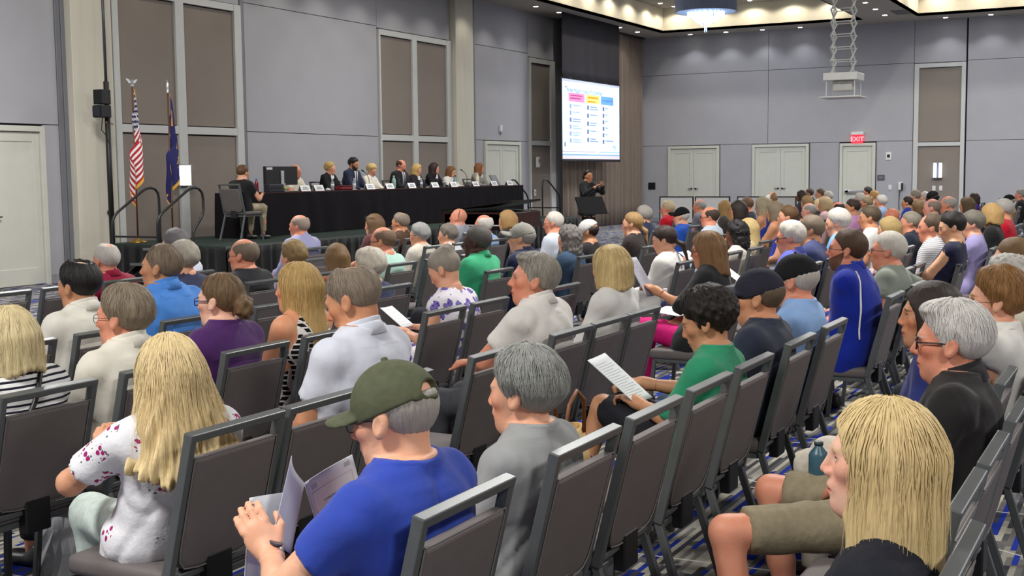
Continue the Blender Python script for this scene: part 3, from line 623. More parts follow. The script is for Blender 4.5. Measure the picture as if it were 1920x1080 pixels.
# ---- chandelier
t = thing('chandelier', 'pale blue drum chandelier with hanging crystal cone in the coffer', 'chandelier', (33.3, 11.55, 6.1))
m_drum = mat('chandelier_drum', S(150,165,195), .5, var=.06, vscale=3); m_cry = mat('crystal', S(140,156,184), .15, var=.25, vscale=40, trans=.3)
dr = MB(); n = 40
for (r0, r1, z0, z1) in ((.86,.86,.03,.85),(.83,.86,.03,.03),(.83,.83,.85,.03),):
    dr.grid([[(r0*math.cos(2*math.pi*k/n), r0*math.sin(2*math.pi*k/n), z0) for k in range(n+1)], [(r1*math.cos(2*math.pi*k/n), r1*math.sin(2*math.pi*k/n), z1) for k in range(n+1)]])
dr.obj('drum_shade', m_drum, t, smooth=False)
MB().lathe([(.1,.04),(.84,.04),(.84,.05)], n=40).obj('diffuser', mat('chandelier_diffuser', S(200,215,240), .6, emit=S(150,180,225), estr=.25, var=.05, vscale=12), t)
rc = random.Random(4)
for ring, (R_, L_) in enumerate(((.5,.1),(.42,.14),(.34,.2),(.26,.27),(.18,.35),(.1,.44),(.03,.5))):
    mb = MB(); cnt = max(3, int(R_*44))
    for k in range(cnt):
        a = 2*math.pi*k/cnt+ring; l = L_*rc.uniform(.85,1.1); x, y = R_*math.cos(a), R_*math.sin(a)
        mb.lathe([(.006,.04),(.014,.02-l*.5),(.02,-l+.03),(.002,-l)], (x,y,0), 5)
    mb.obj('crystal_tier', m_cry, t)
MB().tube([(0,0,.05),(0,0,.9)], .03, 8).obj('stem', m_chrome, t)
MB().lathe([(.12,.84),(.12,.9)], n=16).obj('canopy', m_chrome, t)
# ---- scissor lift for a projector
t = thing('projector_lift', 'white scissor lift hanging from the ceiling with projector tray', 'projector lift', (27.0, 6.25, 0))
m_lift = mat('lift_white', S(222,222,216), .45, var=.03)
zb, zt_, n_ = 3.78, CEIL, 9; hw = .24; st = (zt_-zb)/n_
for yy in (-.2, .22):
    for k in range(n_):
        z0 = zb+k*st
        MB().beam((-hw, yy, z0), (hw, yy, z0+st), .014, .035, (0,1,0)).obj('scissor_arm', m_lift, t); MB().beam((hw, yy+.016, z0), (-hw, yy+.016, z0+st), .014, .035, (0,1,0)).obj('scissor_arm', m_lift, t)
for k in range(n_+1):
    for x in (-hw, hw): MB().tube([(x,-.22,zb+k*st),(x,.24,zb+k*st)], .009, 6).obj('cross_rod', m_lift, t)
MB().tube([(hw+.02,.3,zb)]+[(hw+.05+.03*(k%2),.3,zb+.12+k*.2) for k in range(11)], .018, 6).obj('cable_chain', m_lift, t)
MB().box(-.36,.36,-.36,.36,zb-.16,zb).obj('top_housing', m_lift, t, bevel=.01); MB().box(-.2,.22,-.22,.2,zb-.38,zb-.16).obj('projector_body', mat('projector_grey', S(190,190,186), .5, var=.1, vscale=14), t, bevel=.02)
for x, y in ((-.3,-.3),(.3,-.3),(-.3,.3),(.3,.3)): MB().tube([(x,y,zb-.5),(x,y,zb-.15)], .01, 6).obj('hanger_rod', m_lift, t)
MB().box(-.42,.42,-.42,.42,zb-.53,zb-.5).obj('tray', m_lift, t, bevel=.006); MB().box(-.4,.4,-.4,.4,CEIL-.03,CEIL).obj('ceiling_plate', m_lift, t)
# ---- exit sign and wall plates on the far wall
t = thing('exit_sign', 'red lit exit sign above the single door on the far wall', 'exit sign', (XB-.06, 8.7, 2.72))
MB().box(-.06,.06,-.19,.19,.08,.17).obj('battery_housing', m_white, t, bevel=.01); MB().box(-.02,.02,-.17,.17,-.18,.08).obj('panel', mat('exit_red', S(226,30,50), .4, emit=S(255,36,56), estr=1.6, var=0), t)
em = text_mesh('EXIT', .2, align='CENTER', extrude=.003); em.materials.append(mat('exit_letter', S(255,150,150), .4, emit=S(255,150,150), estr=1.6, var=0)); link('exit_lettering', em, None, t, (-.024, 0, -.12), (math.pi/2, 0, -math.pi/2))
def plate(nm, label, y, z, w, h, m, extra=None):
    t = thing(nm, label, 'wall plate', (XB-.0, y, z)); MB().box(-.02,0,-w/2,w/2,-h/2,h/2).obj('plate', m, t, bevel=.004); MB().box(-.03,-.02,-w*.25,w*.25,-h*.2,h*.2).obj('switch', extra or m_black, t)
plate('wall_panel', 'square black control panel on the wall by the corner door', 15.65, 1.22, .26, .24, m_black)
plate('fire_alarm', 'white wall alarm box right of the single door', 7.74, 2.12, .17, .24, m_white)
plate('door_plaque', 'small dark framed plaque right of the single door', 7.96, 1.45, .22, .17, mat('plaque_grey', S(90,90,100), .5), m_strip)
plate('light_switch', 'white light switch plate right of the plaque', 7.68, 1.14, .1, .16, m_white, m_white)
plate('socket_plate', 'left white socket plate under the far wall sconce', 6.36, 1.11, .1, .15, m_white, m_white); plate('socket_plate', 'right white socket plate under the far wall sconce', 6.16, 1.11, .1, .15, m_white, m_white)
t = thing('wall_phone', 'black and white wall phone with hanging cord on the far wall', 'phone', (XB-.0, 7.36, 1.18)); MB().box(-.06,0,-.06,.06,-.12,.12).obj('body', m_white, t, bevel=.01); MB().box(-.1,-.06,-.09,-.03,-.14,.1).obj('handset', m_black, t, bevel=.01); MB().tube([(-.05,.02,-.12),(-.05,.03,-.5),(-.05,.02,-.75)], .012, 6).obj('cord', m_black, t)
t = thing('air_vent', 'dark square air vent in the flat ceiling beam', 'vent', (37.1, 6.98, CEIL))
for k in range(8): MB().box(-.5,.5,-.18+k*.05,-.15+k*.05,-.012,0).obj('slat', m_lampring, t)
MB().box(-.52,.52,-.2,.22,-.004,0).obj('backing', m_black, t)
t = thing('wall_device', 'small white device on the narrow framed panel left of the curtain', 'wall plate', (31.65, YA-.05, 2.02)); MB().box(-.06,.06,-.08,0,-.15,.15).obj('body', m_white, t, bevel=.01); MB().box(-.04,.04,-.085,-.08,-.02,.08).obj('grille', m_strip, t)
t = thing('wall_device', 'small white sensor above the door behind the panel table', 'wall plate', (29.55, YA-.0, 2.93)); MB().box(-.05,.05,-.06,0,-.09,.09).obj('body', m_white, t, bevel=.01); MB().tube([(0,-.03,-.09),(0,-.03,-.17)], .015, 8).obj('sensor', m_strip, t)
t = thing('wall_device', 'small white switch plate low on the narrow framed panel', 'wall plate', (31.5, YA-.05, 1.15)); MB().box(-.05,.05,-.03,0,-.09,.09).obj('plate', m_white, t, bevel=.005); MB().box(-.015,.015,-.04,-.03,-.03,.03).obj('switch', m_strip, t)
# ---- white boards propped along the far wall
for i, (y, x, w_, lb) in enumerate(((11.55, 31.0, .9, 'white display board in black frame behind the red jacket man'), (10.55, 31.0, .9, 'white display board in black frame beside the black cap'), (9.1, 31.0, 1.5, 'wide white display board behind the balding man with glasses'))):
    t = thing('display_board', lb, 'board', (x, y, 0), math.radians(0), 'white display boards before the far wall')
    MB().box(-.01,.01,-w_/2,w_/2,.35,1.02).obj('panel', m_card, t)
    MB().box(-.02,.02,-w_/2-.03,-w_/2,0,1.05).box(-.02,.02,w_/2,w_/2+.03,0,1.05).box(-.02,.02,-w_/2,w_/2,1.02,1.05).box(-.02,.02,-w_/2,w_/2,.32,.35).obj('frame', m_black, t)
    for s in (-1, 1): MB().beam((-.2, s*w_/2, .015), (.2, s*w_/2, .015), .04, .03).obj('foot', m_black, t)
# ================================================================ banquet chairs
m_frame = mat('chair_frame_paint', S(96,100,100), .38, .35, var=.06, vscale=12, bump=.05, bscale=300)
m_uph = mat('chair_vinyl', S(100,94,93), .6, var=.06, vscale=8, bump=.12, bscale=320, spec=.35)
m_seam = mat('chair_piping', S(120,114,112), .55, var=.04)
def chair_parts():
    parts = []
    def back(z): return -.2-(z-.44)*.25      # recline of the back
    mb = MB()
    for s in (-1, 1): mb.beam((s*.213, back(.43), .43), (s*.213, back(.935), .935), .027, .034, (0,1,0))
    mb.beam((-.2265, back(.925), .925), (.2265, back(.925), .925), .036, .026, (0,-.25,1))
    mb.beam((-.2, back(.455), .455), (.2, back(.455), .455), .022, .022)
    parts.append(('back_frame', mb.mesh('back_frame', bevel=.004, seg=2), m_frame))
    # padded back panel with softly rounded lower corners
    mb = MB(); n = 6; rows = []
    outl = [(-.196, .855), (-.196, .56), (-.190, .515), (-.165, .485), (-.1, .474), (0, .471), (.1, .474), (.165, .485), (.190, .515), (.196, .56), (.196, .855)]
    for off, ins in ((.016, .0), (.026, .012), (-.014, .0), (-.02, .012)): rows.append([(x*(1-ins/.2), back(z)+off, .66+(z-.66)*(1-ins/.2)) for x, z in outl])
    k = len(outl)
    for r_ in rows: mb.v += r_
    def band(a, b): mb.f += [(a*k+i, a*k+(i+1) % k, b*k+(i+1) % k, b*k+i) for i in range(k)]
    band(1, 0); band(0, 2); band(2, 3); mb.f += [tuple(k+i for i in range(k)), tuple(3*k+i for i in reversed(range(k)))]
    parts.append(('backrest', mb.mesh('backrest', bevel=.003, seg=1), m_uph))
    pp = [(x*1.0, back(z)-.018, z) for x, z in outl]; parts.append(('piping', MB().tube(pp+[pp[0]], .003, 5, cap=False).mesh('piping', smooth=True), m_seam))
    mb = MB().box(-.225, .225, -.2, .235, .415, .485); parts.append(('seat', mb.mesh('seat', bevel=.026, seg=3, smooth=True), m_uph))
    mb = MB().beam((-.2, -.18, .405), (-.2, .2, .405), .024, .024).beam((.2, -.18, .405), (.2, .2, .405), .024, .024).beam((-.2, .2, .405), (.2, .2, .405), .024, .024).beam((-.2, -.18, .405), (.2, -.18, .405), .024, .024)
    parts.append(('seat_frame', mb.mesh('seat_frame', bevel=.003, seg=1), m_frame))
    parts.append(('back_bracket', MB().box(-.06, .06, -.235, -.19, .37, .5).mesh('back_bracket', bevel=.006, seg=1), m_black))
    for s in (-1, 1):
        parts.append(('leg', MB().beam((s*.208, .195, .41), (s*.222, .235, .0), .026, .026, (0,1,0)).mesh('leg', bevel=.003, seg=1), m_frame))
        parts.append(('leg', MB().beam((s*.205, -.19, .44), (s*.22, -.33, .0), .026, .03, (0,1,0)).mesh('leg', bevel=.003, seg=1), m_frame))
    for p in parts: p[1].materials.append(p[2])
    return parts
CHAIR = chair_parts()
def chair(x, y, label, base=0.0, rz=0.0, group='grey banquet chairs in the audience rows'):
    t = thing('banquet_chair', label, 'chair', (x, y, base), rz, group)
    for nm, me, m in CHAIR: link(nm, me, None, t)
    return t
# ================================================================ people: smooth bodies grown from blended limb volumes
f32 = np.float32
def axis_pts(lo, hi, coarse, bands):
    """non-uniform grid line: fine inside the bands, growing gently outside"""
    pts = [lo]
    def want(v):
        r = coarse
        for a, b, s in bands:
            d = max(a-v, v-b, 0.0); r = min(r, s+d*0.35)
        return r
    while pts[-1] < hi: pts.append(pts[-1]+want(pts[-1]+want(pts[-1])*0.5))
    return np.array(pts, f32)
def uax(lo, hi, r): return [np.arange(l, h+r, r, dtype=f32) for l, h in zip(lo, hi)]
class Field:
    def __init__(s, ax): s.ax = ax; s.F = np.full([len(a) for a in ax], 1.0, f32)
    def block(s, lo, hi):
        sl = tuple(slice(max(0, int(np.searchsorted(a, l))-1), int(np.searchsorted(a, h))+1) for a, l, h in zip(s.ax, lo, hi))
        if any(q.stop <= q.start for q in sl): return None
        x, y, z = s.ax[0][sl[0]][:, None, None], s.ax[1][sl[1]][None, :, None], s.ax[2][sl[2]][None, None, :]
        return sl, x, y, z
    def union(s, d, sl, k=0.0):
        B = s.F[sl]
        if k <= 0: np.minimum(B, d, out=B); return
        h = np.maximum(k-np.abs(B-d), 0)/k; s.F[sl] = np.minimum(B, d)-h*h*k*0.25
    def cut(s, d, sl, k=0.0):
        """remove where d < 0"""
        B = s.F[sl]; d = -d
        if k <= 0: np.maximum(B, d, out=B); return
        h = np.maximum(k-np.abs(B-d), 0)/k; s.F[sl] = np.maximum(B, d)+h*h*k*0.25
    def cone(s, a, b, r1, r2, k=0.02, sub=False, end=None):
        a = np.asarray(a, f32); b = np.asarray(b, f32); m = max(r1, r2)+k+0.012
        q = s.block(np.minimum(a, b)-m, np.maximum(a, b)+m)
        if q is None: return
        sl, x, y, z = q; ba = b-a; L = float(ba@ba)+1e-12
        px, py, pz = x-a[0], y-a[1], z-a[2]
        t = np.clip((px*ba[0]+py*ba[1]+pz*ba[2])/L, 0, 1)
        d = np.sqrt((px-t*ba[0])**2+(py-t*ba[1])**2+(pz-t*ba[2])**2)-(r1+t*(r2-r1))
        if end is not None:
            u = ba/math.sqrt(L); d = np.maximum(d, (x-end[0])*u[0]+(y-end[1])*u[1]+(z-end[2])*u[2])
        (s.cut if sub else s.union)(d.astype(f32), sl, k)
    def ell(s, c, r, k=0.02, R=None, sub=False):
        m = max(r)+k+0.012; c = np.asarray(c, f32)
        q = s.block(c-m, c+m)
        if q is None: return
        sl, x, y, z = q
        if R is not None: x, y, z = rot_pts(R, x-c[0], y-c[1], z-c[2])
        else: x, y, z = x-c[0], y-c[1], z-c[2]
        (s.cut if sub else s.union)(ellf(x, y, z, (0,0,0), r).astype(f32), sl, k)
    def mesh(s): return surfnet(s.F, s.ax)
def rot_pts(R, x, y, z):
    """components of p in the frame whose axes are the columns of R"""
    return tuple(x*R[0, i]+y*R[1, i]+z*R[2, i] for i in range(3))
def ellf(x, y, z, c, r):
    a, b, e = (x-c[0])/r[0], (y-c[1])/r[1], (z-c[2])/r[2]
    k0 = np.sqrt(a*a+b*b+e*e); k1 = np.sqrt((a/r[0])**2+(b/r[1])**2+(e/r[2])**2)+1e-6
    return k0*(k0-1)/k1
def capf(x, y, z, a, b, r1, r2=None):
    r2 = r1 if r2 is None else r2
    ba = np.array(b, float)-np.array(a, float); L = ba@ba+1e-12
    px, py, pz = x-a[0], y-a[1], z-a[2]; t = np.clip((px*ba[0]+py*ba[1]+pz*ba[2])/L, 0, 1)
    return np.sqrt((px-t*ba[0])**2+(py-t*ba[1])**2+(pz-t*ba[2])**2)-(r1+t*(r2-r1))
def smin(a, b, k):
    h = np.maximum(k-np.abs(a-b), 0)/k; return np.minimum(a, b)-h*h*k*0.25
def smax(a, b, k): return -smin(-a, -b, k)
CORN = [(i, j, k) for i in (0, 1) for j in (0, 1) for k in (0, 1)]
EDG = [(a, b) for ia, a in enumerate(CORN) for b in CORN[ia+1:] if sum(abs(p-q) for p, q in zip(a, b)) == 1]
def surfnet(F, ax):
    Sg = F < 0
    if not Sg.any(): return np.zeros((0, 3), f32), np.zeros((0, 4), np.int32)
    lim = []
    for d in range(3):
        w_ = np.where(Sg.any(axis=tuple(i for i in range(3) if i != d)))[0]; lim.append((max(0, w_[0]-1), min(F.shape[d], w_[-1]+3)))
    F = F[tuple(slice(a, b) for a, b in lim)]; Sg = Sg[tuple(slice(a, b) for a, b in lim)]; ax = [a[l:h] for a, (l, h) in zip(ax, lim)]
    n = [q-1 for q in F.shape]
    cnt = np.zeros(n, np.int8)
    for i, j, k in CORN: cnt += Sg[i:i+n[0], j:j+n[1], k:k+n[2]]
    act = (cnt > 0) & (cnt < 8); I, J, K = np.nonzero(act); nv = len(I)
    idx = np.full(n, -1, np.int32); idx[I, J, K] = np.arange(nv)
    pos = np.zeros((nv, 3), np.float64); wt = np.zeros(nv)
    for a, b in EDG:
        fa = F[I+a[0], J+a[1], K+a[2]]; fb = F[I+b[0], J+b[1], K+b[2]]; m = (fa < 0) != (fb < 0)
        t = fa[m]/(fa[m]-fb[m]); im, jm, km = I[m], J[m], K[m]
        for d, (q, pa, pb) in enumerate(((im, a[0], b[0]), (jm, a[1], b[1]), (km, a[2], b[2]))):
            ca = ax[d][q+pa]; cb = ax[d][q+pb]; pos[m, d] += ca+(cb-ca)*t
        wt[m] += 1
    pos /= np.maximum(wt, 1)[:, None]
    quads = []
    for d in range(3):
        o1, o2 = [(1, 2), (2, 0), (0, 1)][d]
        A = [slice(None)]*3; B = [slice(None)]*3; A[d] = slice(0, -1); B[d] = slice(1, None)
        s0 = Sg[tuple(A)]; s1 = Sg[tuple(B)]
        e = np.array(np.nonzero(s0 != s1)).T
        if not len(e): continue
        ok = (e[:, o1] > 0) & (e[:, o2] > 0) & (e[:, o1] < n[o1]) & (e[:, o2] < n[o2]); e = e[ok]
        fl = s0[tuple(e.T)]
        def cell(u, v):
            c = e.copy(); c[:, o1] -= u; c[:, o2] -= v; return idx[tuple(c.T)]
        q = np.stack([cell(1, 1), cell(0, 1), cell(0, 0), cell(1, 0)], 1)
        q[~fl] = q[~fl][:, ::-1]; quads.append(q)
    Q = np.concatenate(quads) if quads else np.zeros((0, 4), np.int32)
    Q = Q[(Q >= 0).all(1)]
    return pos.astype(f32), Q
def relax(v, Q, it=1, lam=0.5):
    I = np.concatenate([Q[:, 0], Q[:, 1], Q[:, 2], Q[:, 3]]); J = np.concatenate([Q[:, 1], Q[:, 2], Q[:, 3], Q[:, 0]]); n = len(v)
    c = np.maximum(np.bincount(I, minlength=n)+np.bincount(J, minlength=n), 1)
    for _ in range(it):
        w_ = np.empty_like(v)
        for d in range(3): w_[:, d] = (np.bincount(I, v[J, d], n)+np.bincount(J, v[I, d], n))/c
        v = (v+(w_-v)*lam).astype(f32)
    return v
def np_mesh(name, v, Q, smooth=True):
    me = bpy.data.meshes.new(name); me.vertices.add(len(v)); me.vertices.foreach_set('co', v.astype(f32).ravel())
    k = Q.shape[1] if len(Q) else 4
    me.loops.add(len(Q)*k); me.loops.foreach_set('vertex_index', Q.astype(np.int32).ravel())
    me.polygons.add(len(Q)); me.polygons.foreach_set('loop_start', np.arange(0, len(Q)*k, k, dtype=np.int32))
    if smooth: me.polygons.foreach_set('use_smooth', np.ones(len(Q), bool))
    me.update(calc_edges=True); return me
# ---- materials that take the colour of each object
def skin_mat():
    m = bpy.data.materials.new('skin'); t = nt(m); n = t.nodes; L = t.links; b = n['Principled BSDF']
    b.inputs['Roughness'].default_value = .52; b.inputs['Specular IOR Level'].default_value = .35; b.inputs['Subsurface Weight'].default_value = .0
    at = n.new('ShaderNodeAttribute'); at.attribute_name = 'hp'; hc = n.new('ShaderNodeAttribute'); hc.attribute_name = 'hc'
    sp = n.new('ShaderNodeSeparateXYZ'); L.new(at.outputs['Vector'], sp.inputs[0]); oi = n.new('ShaderNodeObjectInfo')
    def mt(op, a, bb=0.0):
        q = n.new('ShaderNodeMath'); q.operation = op
        for i, v in enumerate((a, bb)):
            if isinstance(v, (int, float)): q.inputs[i].default_value = v
            else: L.new(v, q.inputs[i])
        return q.outputs[0]
    X = mt('ABSOLUTE', sp.outputs[0]); Y = sp.outputs[1]; Z = sp.outputs[2]
    front = mt('GREATER_THAN', Y, .045)
    def ellm(cx, cz, rx, rz, soft=.25, slope=0.0):
        dx = mt('DIVIDE', mt('SUBTRACT', X, cx), rx); dz = mt('DIVIDE', mt('SUBTRACT', mt('ADD', Z, mt('MULTIPLY', mt('SUBTRACT', X, cx), slope)), cz), rz)
        r = mt('SQRT', mt('ADD', mt('MULTIPLY', dx, dx), mt('MULTIPLY', dz, dz)))
        q = n.new('ShaderNodeMapRange'); q.interpolation_type = 'SMOOTHSTEP'; L.new(r, q.inputs[0]); q.inputs[1].default_value = 1+soft; q.inputs[2].default_value = 1-soft
        return mt('MULTIPLY', q.outputs[0], front)
    def mix(f_, a, bb, amt=1.0):
        q = n.new('ShaderNodeMix'); q.data_type = 'RGBA'; L.new(mt('MULTIPLY', f_, amt) if amt != 1 else f_, q.inputs['Factor'])
        for k_, v in (('A', a), ('B', bb)):
            if isinstance(v, tuple): q.inputs[k_].default_value = (*v, 1)
            else: L.new(v, q.inputs[k_])
        return q.outputs['Result']
    def mul(a, col):
        q = n.new('ShaderNodeMix'); q.data_type = 'RGBA'; q.blend_type = 'MULTIPLY'; q.inputs['Factor'].default_value = 1
        L.new(a, q.inputs['A']); q.inputs['B'].default_value = (*col, 1); return q.outputs['Result']
    base = oi.outputs['Color']
    nz = n.new('ShaderNodeTexNoise'); nz.inputs['Scale'].default_value = 22; nz.inputs['Detail'].default_value = 4; tc = n.new('ShaderNodeTexCoord'); L.new(tc.outputs['Object'], nz.inputs['Vector'])
    nr = n.new('ShaderNodeMapRange'); L.new(nz.outputs[0], nr.inputs[0]); nr.inputs[1].default_value = .35; nr.inputs[2].default_value = .7
    c = mix(nr.outputs[0], base, mul(base, (1.0, .82, .76)), .6)
    c = mix(ellm(.045, -.025, .03, .03, .8), c, mul(base, (1.0, .66, .6)), .55)         # cheeks
    c = mix(ellm(0, -.03, .016, .016, .6), c, mul(base, (1.0, .62, .55)), .5)           # nose tip
    # beard shadow where hc alpha says so
    low = mt('MULTIPLY', mt('LESS_THAN', Z, mt('ADD', -.004, mt('MULTIPLY', Y, -.52))), mt('GREATER_THAN', Y, mt('ADD', .0, mt('MULTIPLY', Z, -.25))))
    bd = mt('MULTIPLY', mt('MULTIPLY', low, hc.outputs['Alpha']), mt('GREATER_THAN', Z, -.125))
    c = mix(bd, c, hc.outputs['Color'])
    c = mix(ellm(0, -.0665, .023, .0085, .2), c, mul(base, (.92, .5, .5)))              # lips
    c = mix(ellm(0, -.066, .021, .0016, .5), c, S(70,30,30))
    c = mix(ellm(.032, .0035, .0165, .0085, .25), c, mul(base, (.62, .5, .46)))          # lids
    c = mix(ellm(.032, .003, .0125, .0048, .15), c, S(205,200,196))
    c = mix(ellm(.033, .003, .0052, .0052, .15), c, S(40,42,48))
    c = mix(ellm(.032, .0085, .0145, .0018, .4, .12), c, S(42,30,26))                    # lash line
    c = mix(ellm(.034, .0235, .0175, .0036, .5, .12), c, hc.outputs['Color'], .8)        # brows
    L.new(c, b.inputs['Base Color'])
    bp = n.new('ShaderNodeBump'); bp.inputs['Strength'].default_value = .12; bp.inputs['Distance'].default_value = .004; n3 = n.new('ShaderNodeTexNoise'); n3.inputs['Scale'].default_value = 140; L.new(tc.outputs['Object'], n3.inputs['Vector']); L.new(n3.outputs[0], bp.inputs['Height']); L.new(bp.outputs[0], b.inputs['Normal'])
    return m
def hair_mat():
    m = bpy.data.materials.new('hair'); t = nt(m); n = t.nodes; L = t.links; b = n['Principled BSDF']
    b.inputs['Roughness'].default_value = .5; b.inputs['Specular IOR Level'].default_value = .35
    tc = n.new('ShaderNodeTexCoord'); sp = n.new('ShaderNodeSeparateXYZ'); L.new(tc.outputs['Object'], sp.inputs[0]); oi = n.new('ShaderNodeObjectInfo')
    def mt(op, a, bb=0.0):
        q = n.new('ShaderNodeMath'); q.operation = op
        for i, v in enumerate((a, bb)):
            if isinstance(v, (int, float)): q.inputs[i].default_value = v
            else: L.new(v, q.inputs[i])
        return q.outputs[0]
    az = mt('ARCTAN2', sp.outputs[0], mt('ADD', sp.outputs[1], .02))
    # strands: very fine round the head, long down it
    cb = n.new('ShaderNodeCombineXYZ'); L.new(mt('MULTIPLY', az, 8.0), cb.inputs[0]); L.new(mt('MULTIPLY', sp.outputs[2], 3.0), cb.inputs[1]); L.new(mt('MULTIPLY', mt('ABSOLUTE', az), .3), cb.inputs[2])
    nz = n.new('ShaderNodeTexNoise'); nz.inputs['Scale'].default_value = 5.5; nz.inputs['Detail'].default_value = 5; nz.inputs['Roughness'].default_value = .7; L.new(cb.outputs[0], nz.inputs['Vector'])
    n2 = n.new('ShaderNodeTexNoise'); n2.inputs['Scale'].default_value = 28; n2.inputs['Detail'].default_value = 2; L.new(tc.outputs['Object'], n2.inputs['Vector'])
    mr = n.new('ShaderNodeMapRange'); L.new(mt('ADD', mt('MULTIPLY', nz.outputs[0], .8), mt('MULTIPLY', n2.outputs[0], .2)), mr.inputs[0]); mr.inputs[1].default_value = .32; mr.inputs[2].default_value = .68; mr.inputs[3].default_value = .66; mr.inputs[4].default_value = 1.2
    vm = n.new('ShaderNodeVectorMath'); vm.operation = 'SCALE'; L.new(oi.outputs['Color'], vm.inputs[0]); L.new(mr.outputs[0], vm.inputs['Scale']); L.new(vm.outputs[0], b.inputs['Base Color'])
    bp = n.new('ShaderNodeBump'); bp.inputs['Strength'].default_value = .4; bp.inputs['Distance'].default_value = .005; L.new(mr.outputs[0], bp.inputs['Height']); L.new(bp.outputs[0], b.inputs['Normal'])
    return m
M_SKIN, M_HAIR = skin_mat(), hair_mat()
M_CLOTH = mat('knit_cloth', (1,1,1), .85, var=.07, vscale=9, bump=.22, bscale=22, spec=.2, objcol=True, sheen=.15)
M_DENIM = mat('woven_cloth', (1,1,1), .8, var=.1, vscale=40, bump=.15, bscale=60, spec=.2, objcol=True)
M_PLAIN = mat('coloured_plastic', (1,1,1), .4, var=.03, objcol=True)
def pattern_mat(kind):
    m = bpy.data.materials.new('pattern_'+kind); t = nt(m); n = t.nodes; L = t.links; b = n['Principled BSDF']; b.inputs['Roughness'].default_value = .85; b.inputs['Specular IOR Level'].default_value = .2
    tc = n.new('ShaderNodeTexCoord'); sp = n.new('ShaderNodeSeparateXYZ'); L.new(tc.outputs['Object'], sp.inputs[0])
    def mt(op, a, bb=0.0):
        q = n.new('ShaderNodeMath'); q.operation = op
        for i, v in enumerate((a, bb)):
            if isinstance(v, (int, float)): q.inputs[i].default_value = v
            else: L.new(v, q.inputs[i])
        return q.outputs[0]
    def mix(f_, a, bb):
        q = n.new('ShaderNodeMix'); q.data_type = 'RGBA'; L.new(f_, q.inputs['Factor'])
        for k_, v in (('A', a), ('B', bb)):
            if isinstance(v, tuple): q.inputs[k_].default_value = (*v, 1)
            else: L.new(v, q.inputs[k_])
        return q.outputs['Result']
    def vor(scale, off=0.0):
        v = n.new('ShaderNodeTexVoronoi'); v.inputs['Scale'].default_value = scale; mp = n.new('ShaderNodeMapping'); mp.inputs['Location'].default_value = (off, off*.7, off*.3); L.new(tc.outputs['Object'], mp.inputs[0]); L.new(mp.outputs[0], v.inputs['Vector']); return v
    x, y, z = sp.outputs
    if kind == 'stripe':
        c = mix(mt('LESS_THAN', mt('FRACT', mt('MULTIPLY', z, 46.0)), .38), S(232,232,232), S(28,30,44))
    elif kind == 'check':      # small broken black check on white
        a = mt('FRACT', mt('MULTIPLY', mt('ADD', x, y), 34.0)); bb = mt('FRACT', mt('MULTIPLY', z, 38.0))
        on = mt('MAXIMUM', mt('LESS_THAN', mt('ABSOLUTE', mt('SUBTRACT', a, .5)), .17), mt('LESS_THAN', mt('ABSOLUTE', mt('SUBTRACT', bb, .5)), .15))
        c = mix(on, S(22,20,24), S(226,222,216))
    elif kind == 'rose':       # loose sprigs of magenta flowers on white
        v = vor(10.0); v2 = vor(46.0, 3.0)
        near = mt('LESS_THAN', v.outputs['Distance'], .36)
        c = mix(mt('MULTIPLY', near, mt('LESS_THAN', v2.outputs['Distance'], .42)), S(228,228,232), S(160,36,104))
        v3 = vor(60.0, 7.0); c = mix(mt('MULTIPLY', mt('LESS_THAN', v.outputs['Distance'], .42), mt('MULTIPLY', mt('GREATER_THAN', v.outputs['Distance'], .2), mt('LESS_THAN', v3.outputs['Distance'], .24))), c, S(96,110,100))
    elif kind == 'lilac':      # blotchy violet flowers on white
        v = vor(17.0); v2 = vor(52.0, 2.0)
        c = mix(mt('LESS_THAN', v.outputs['Distance'], .4), S(232,228,236), S(126,112,186)); c = mix(mt('MULTIPLY', mt('LESS_THAN', v2.outputs['Distance'], .33), mt('LESS_THAN', v.outputs['Distance'], .5)), c, S(70,60,130))
    elif kind == 'plaid':
        a = mt('LESS_THAN', mt('FRACT', mt('MULTIPLY', mt('ADD', x, y), 14.0)), .4); bb = mt('LESS_THAN', mt('FRACT', mt('MULTIPLY', z, 14.0)), .4)
        c = mix(mt('MULTIPLY', mt('ADD', a, bb), .5), S(232,224,222), S(186,34,50))
    else:                      # thin grey pinstripe
        c = mix(mt('LESS_THAN', mt('FRACT', mt('MULTIPLY', z, 60.0)), .3), S(224,222,224), S(120,118,124))
    L.new(c, b.inputs['Base Color'])
    nz = n.new('ShaderNodeTexNoise'); nz.inputs['Scale'].default_value = 60; L.new(tc.outputs['Object'], nz.inputs['Vector']); bp = n.new('ShaderNodeBump'); bp.inputs['Strength'].default_value = .25; bp.inputs['Distance'].default_value = .008; L.new(nz.outputs[0], bp.inputs['Height']); L.new(bp.outputs[0], b.inputs['Normal'])
    return m
PATT = {}
def patt(k):
    if k not in PATT: PATT[k] = pattern_mat(k)
    return PATT[k]
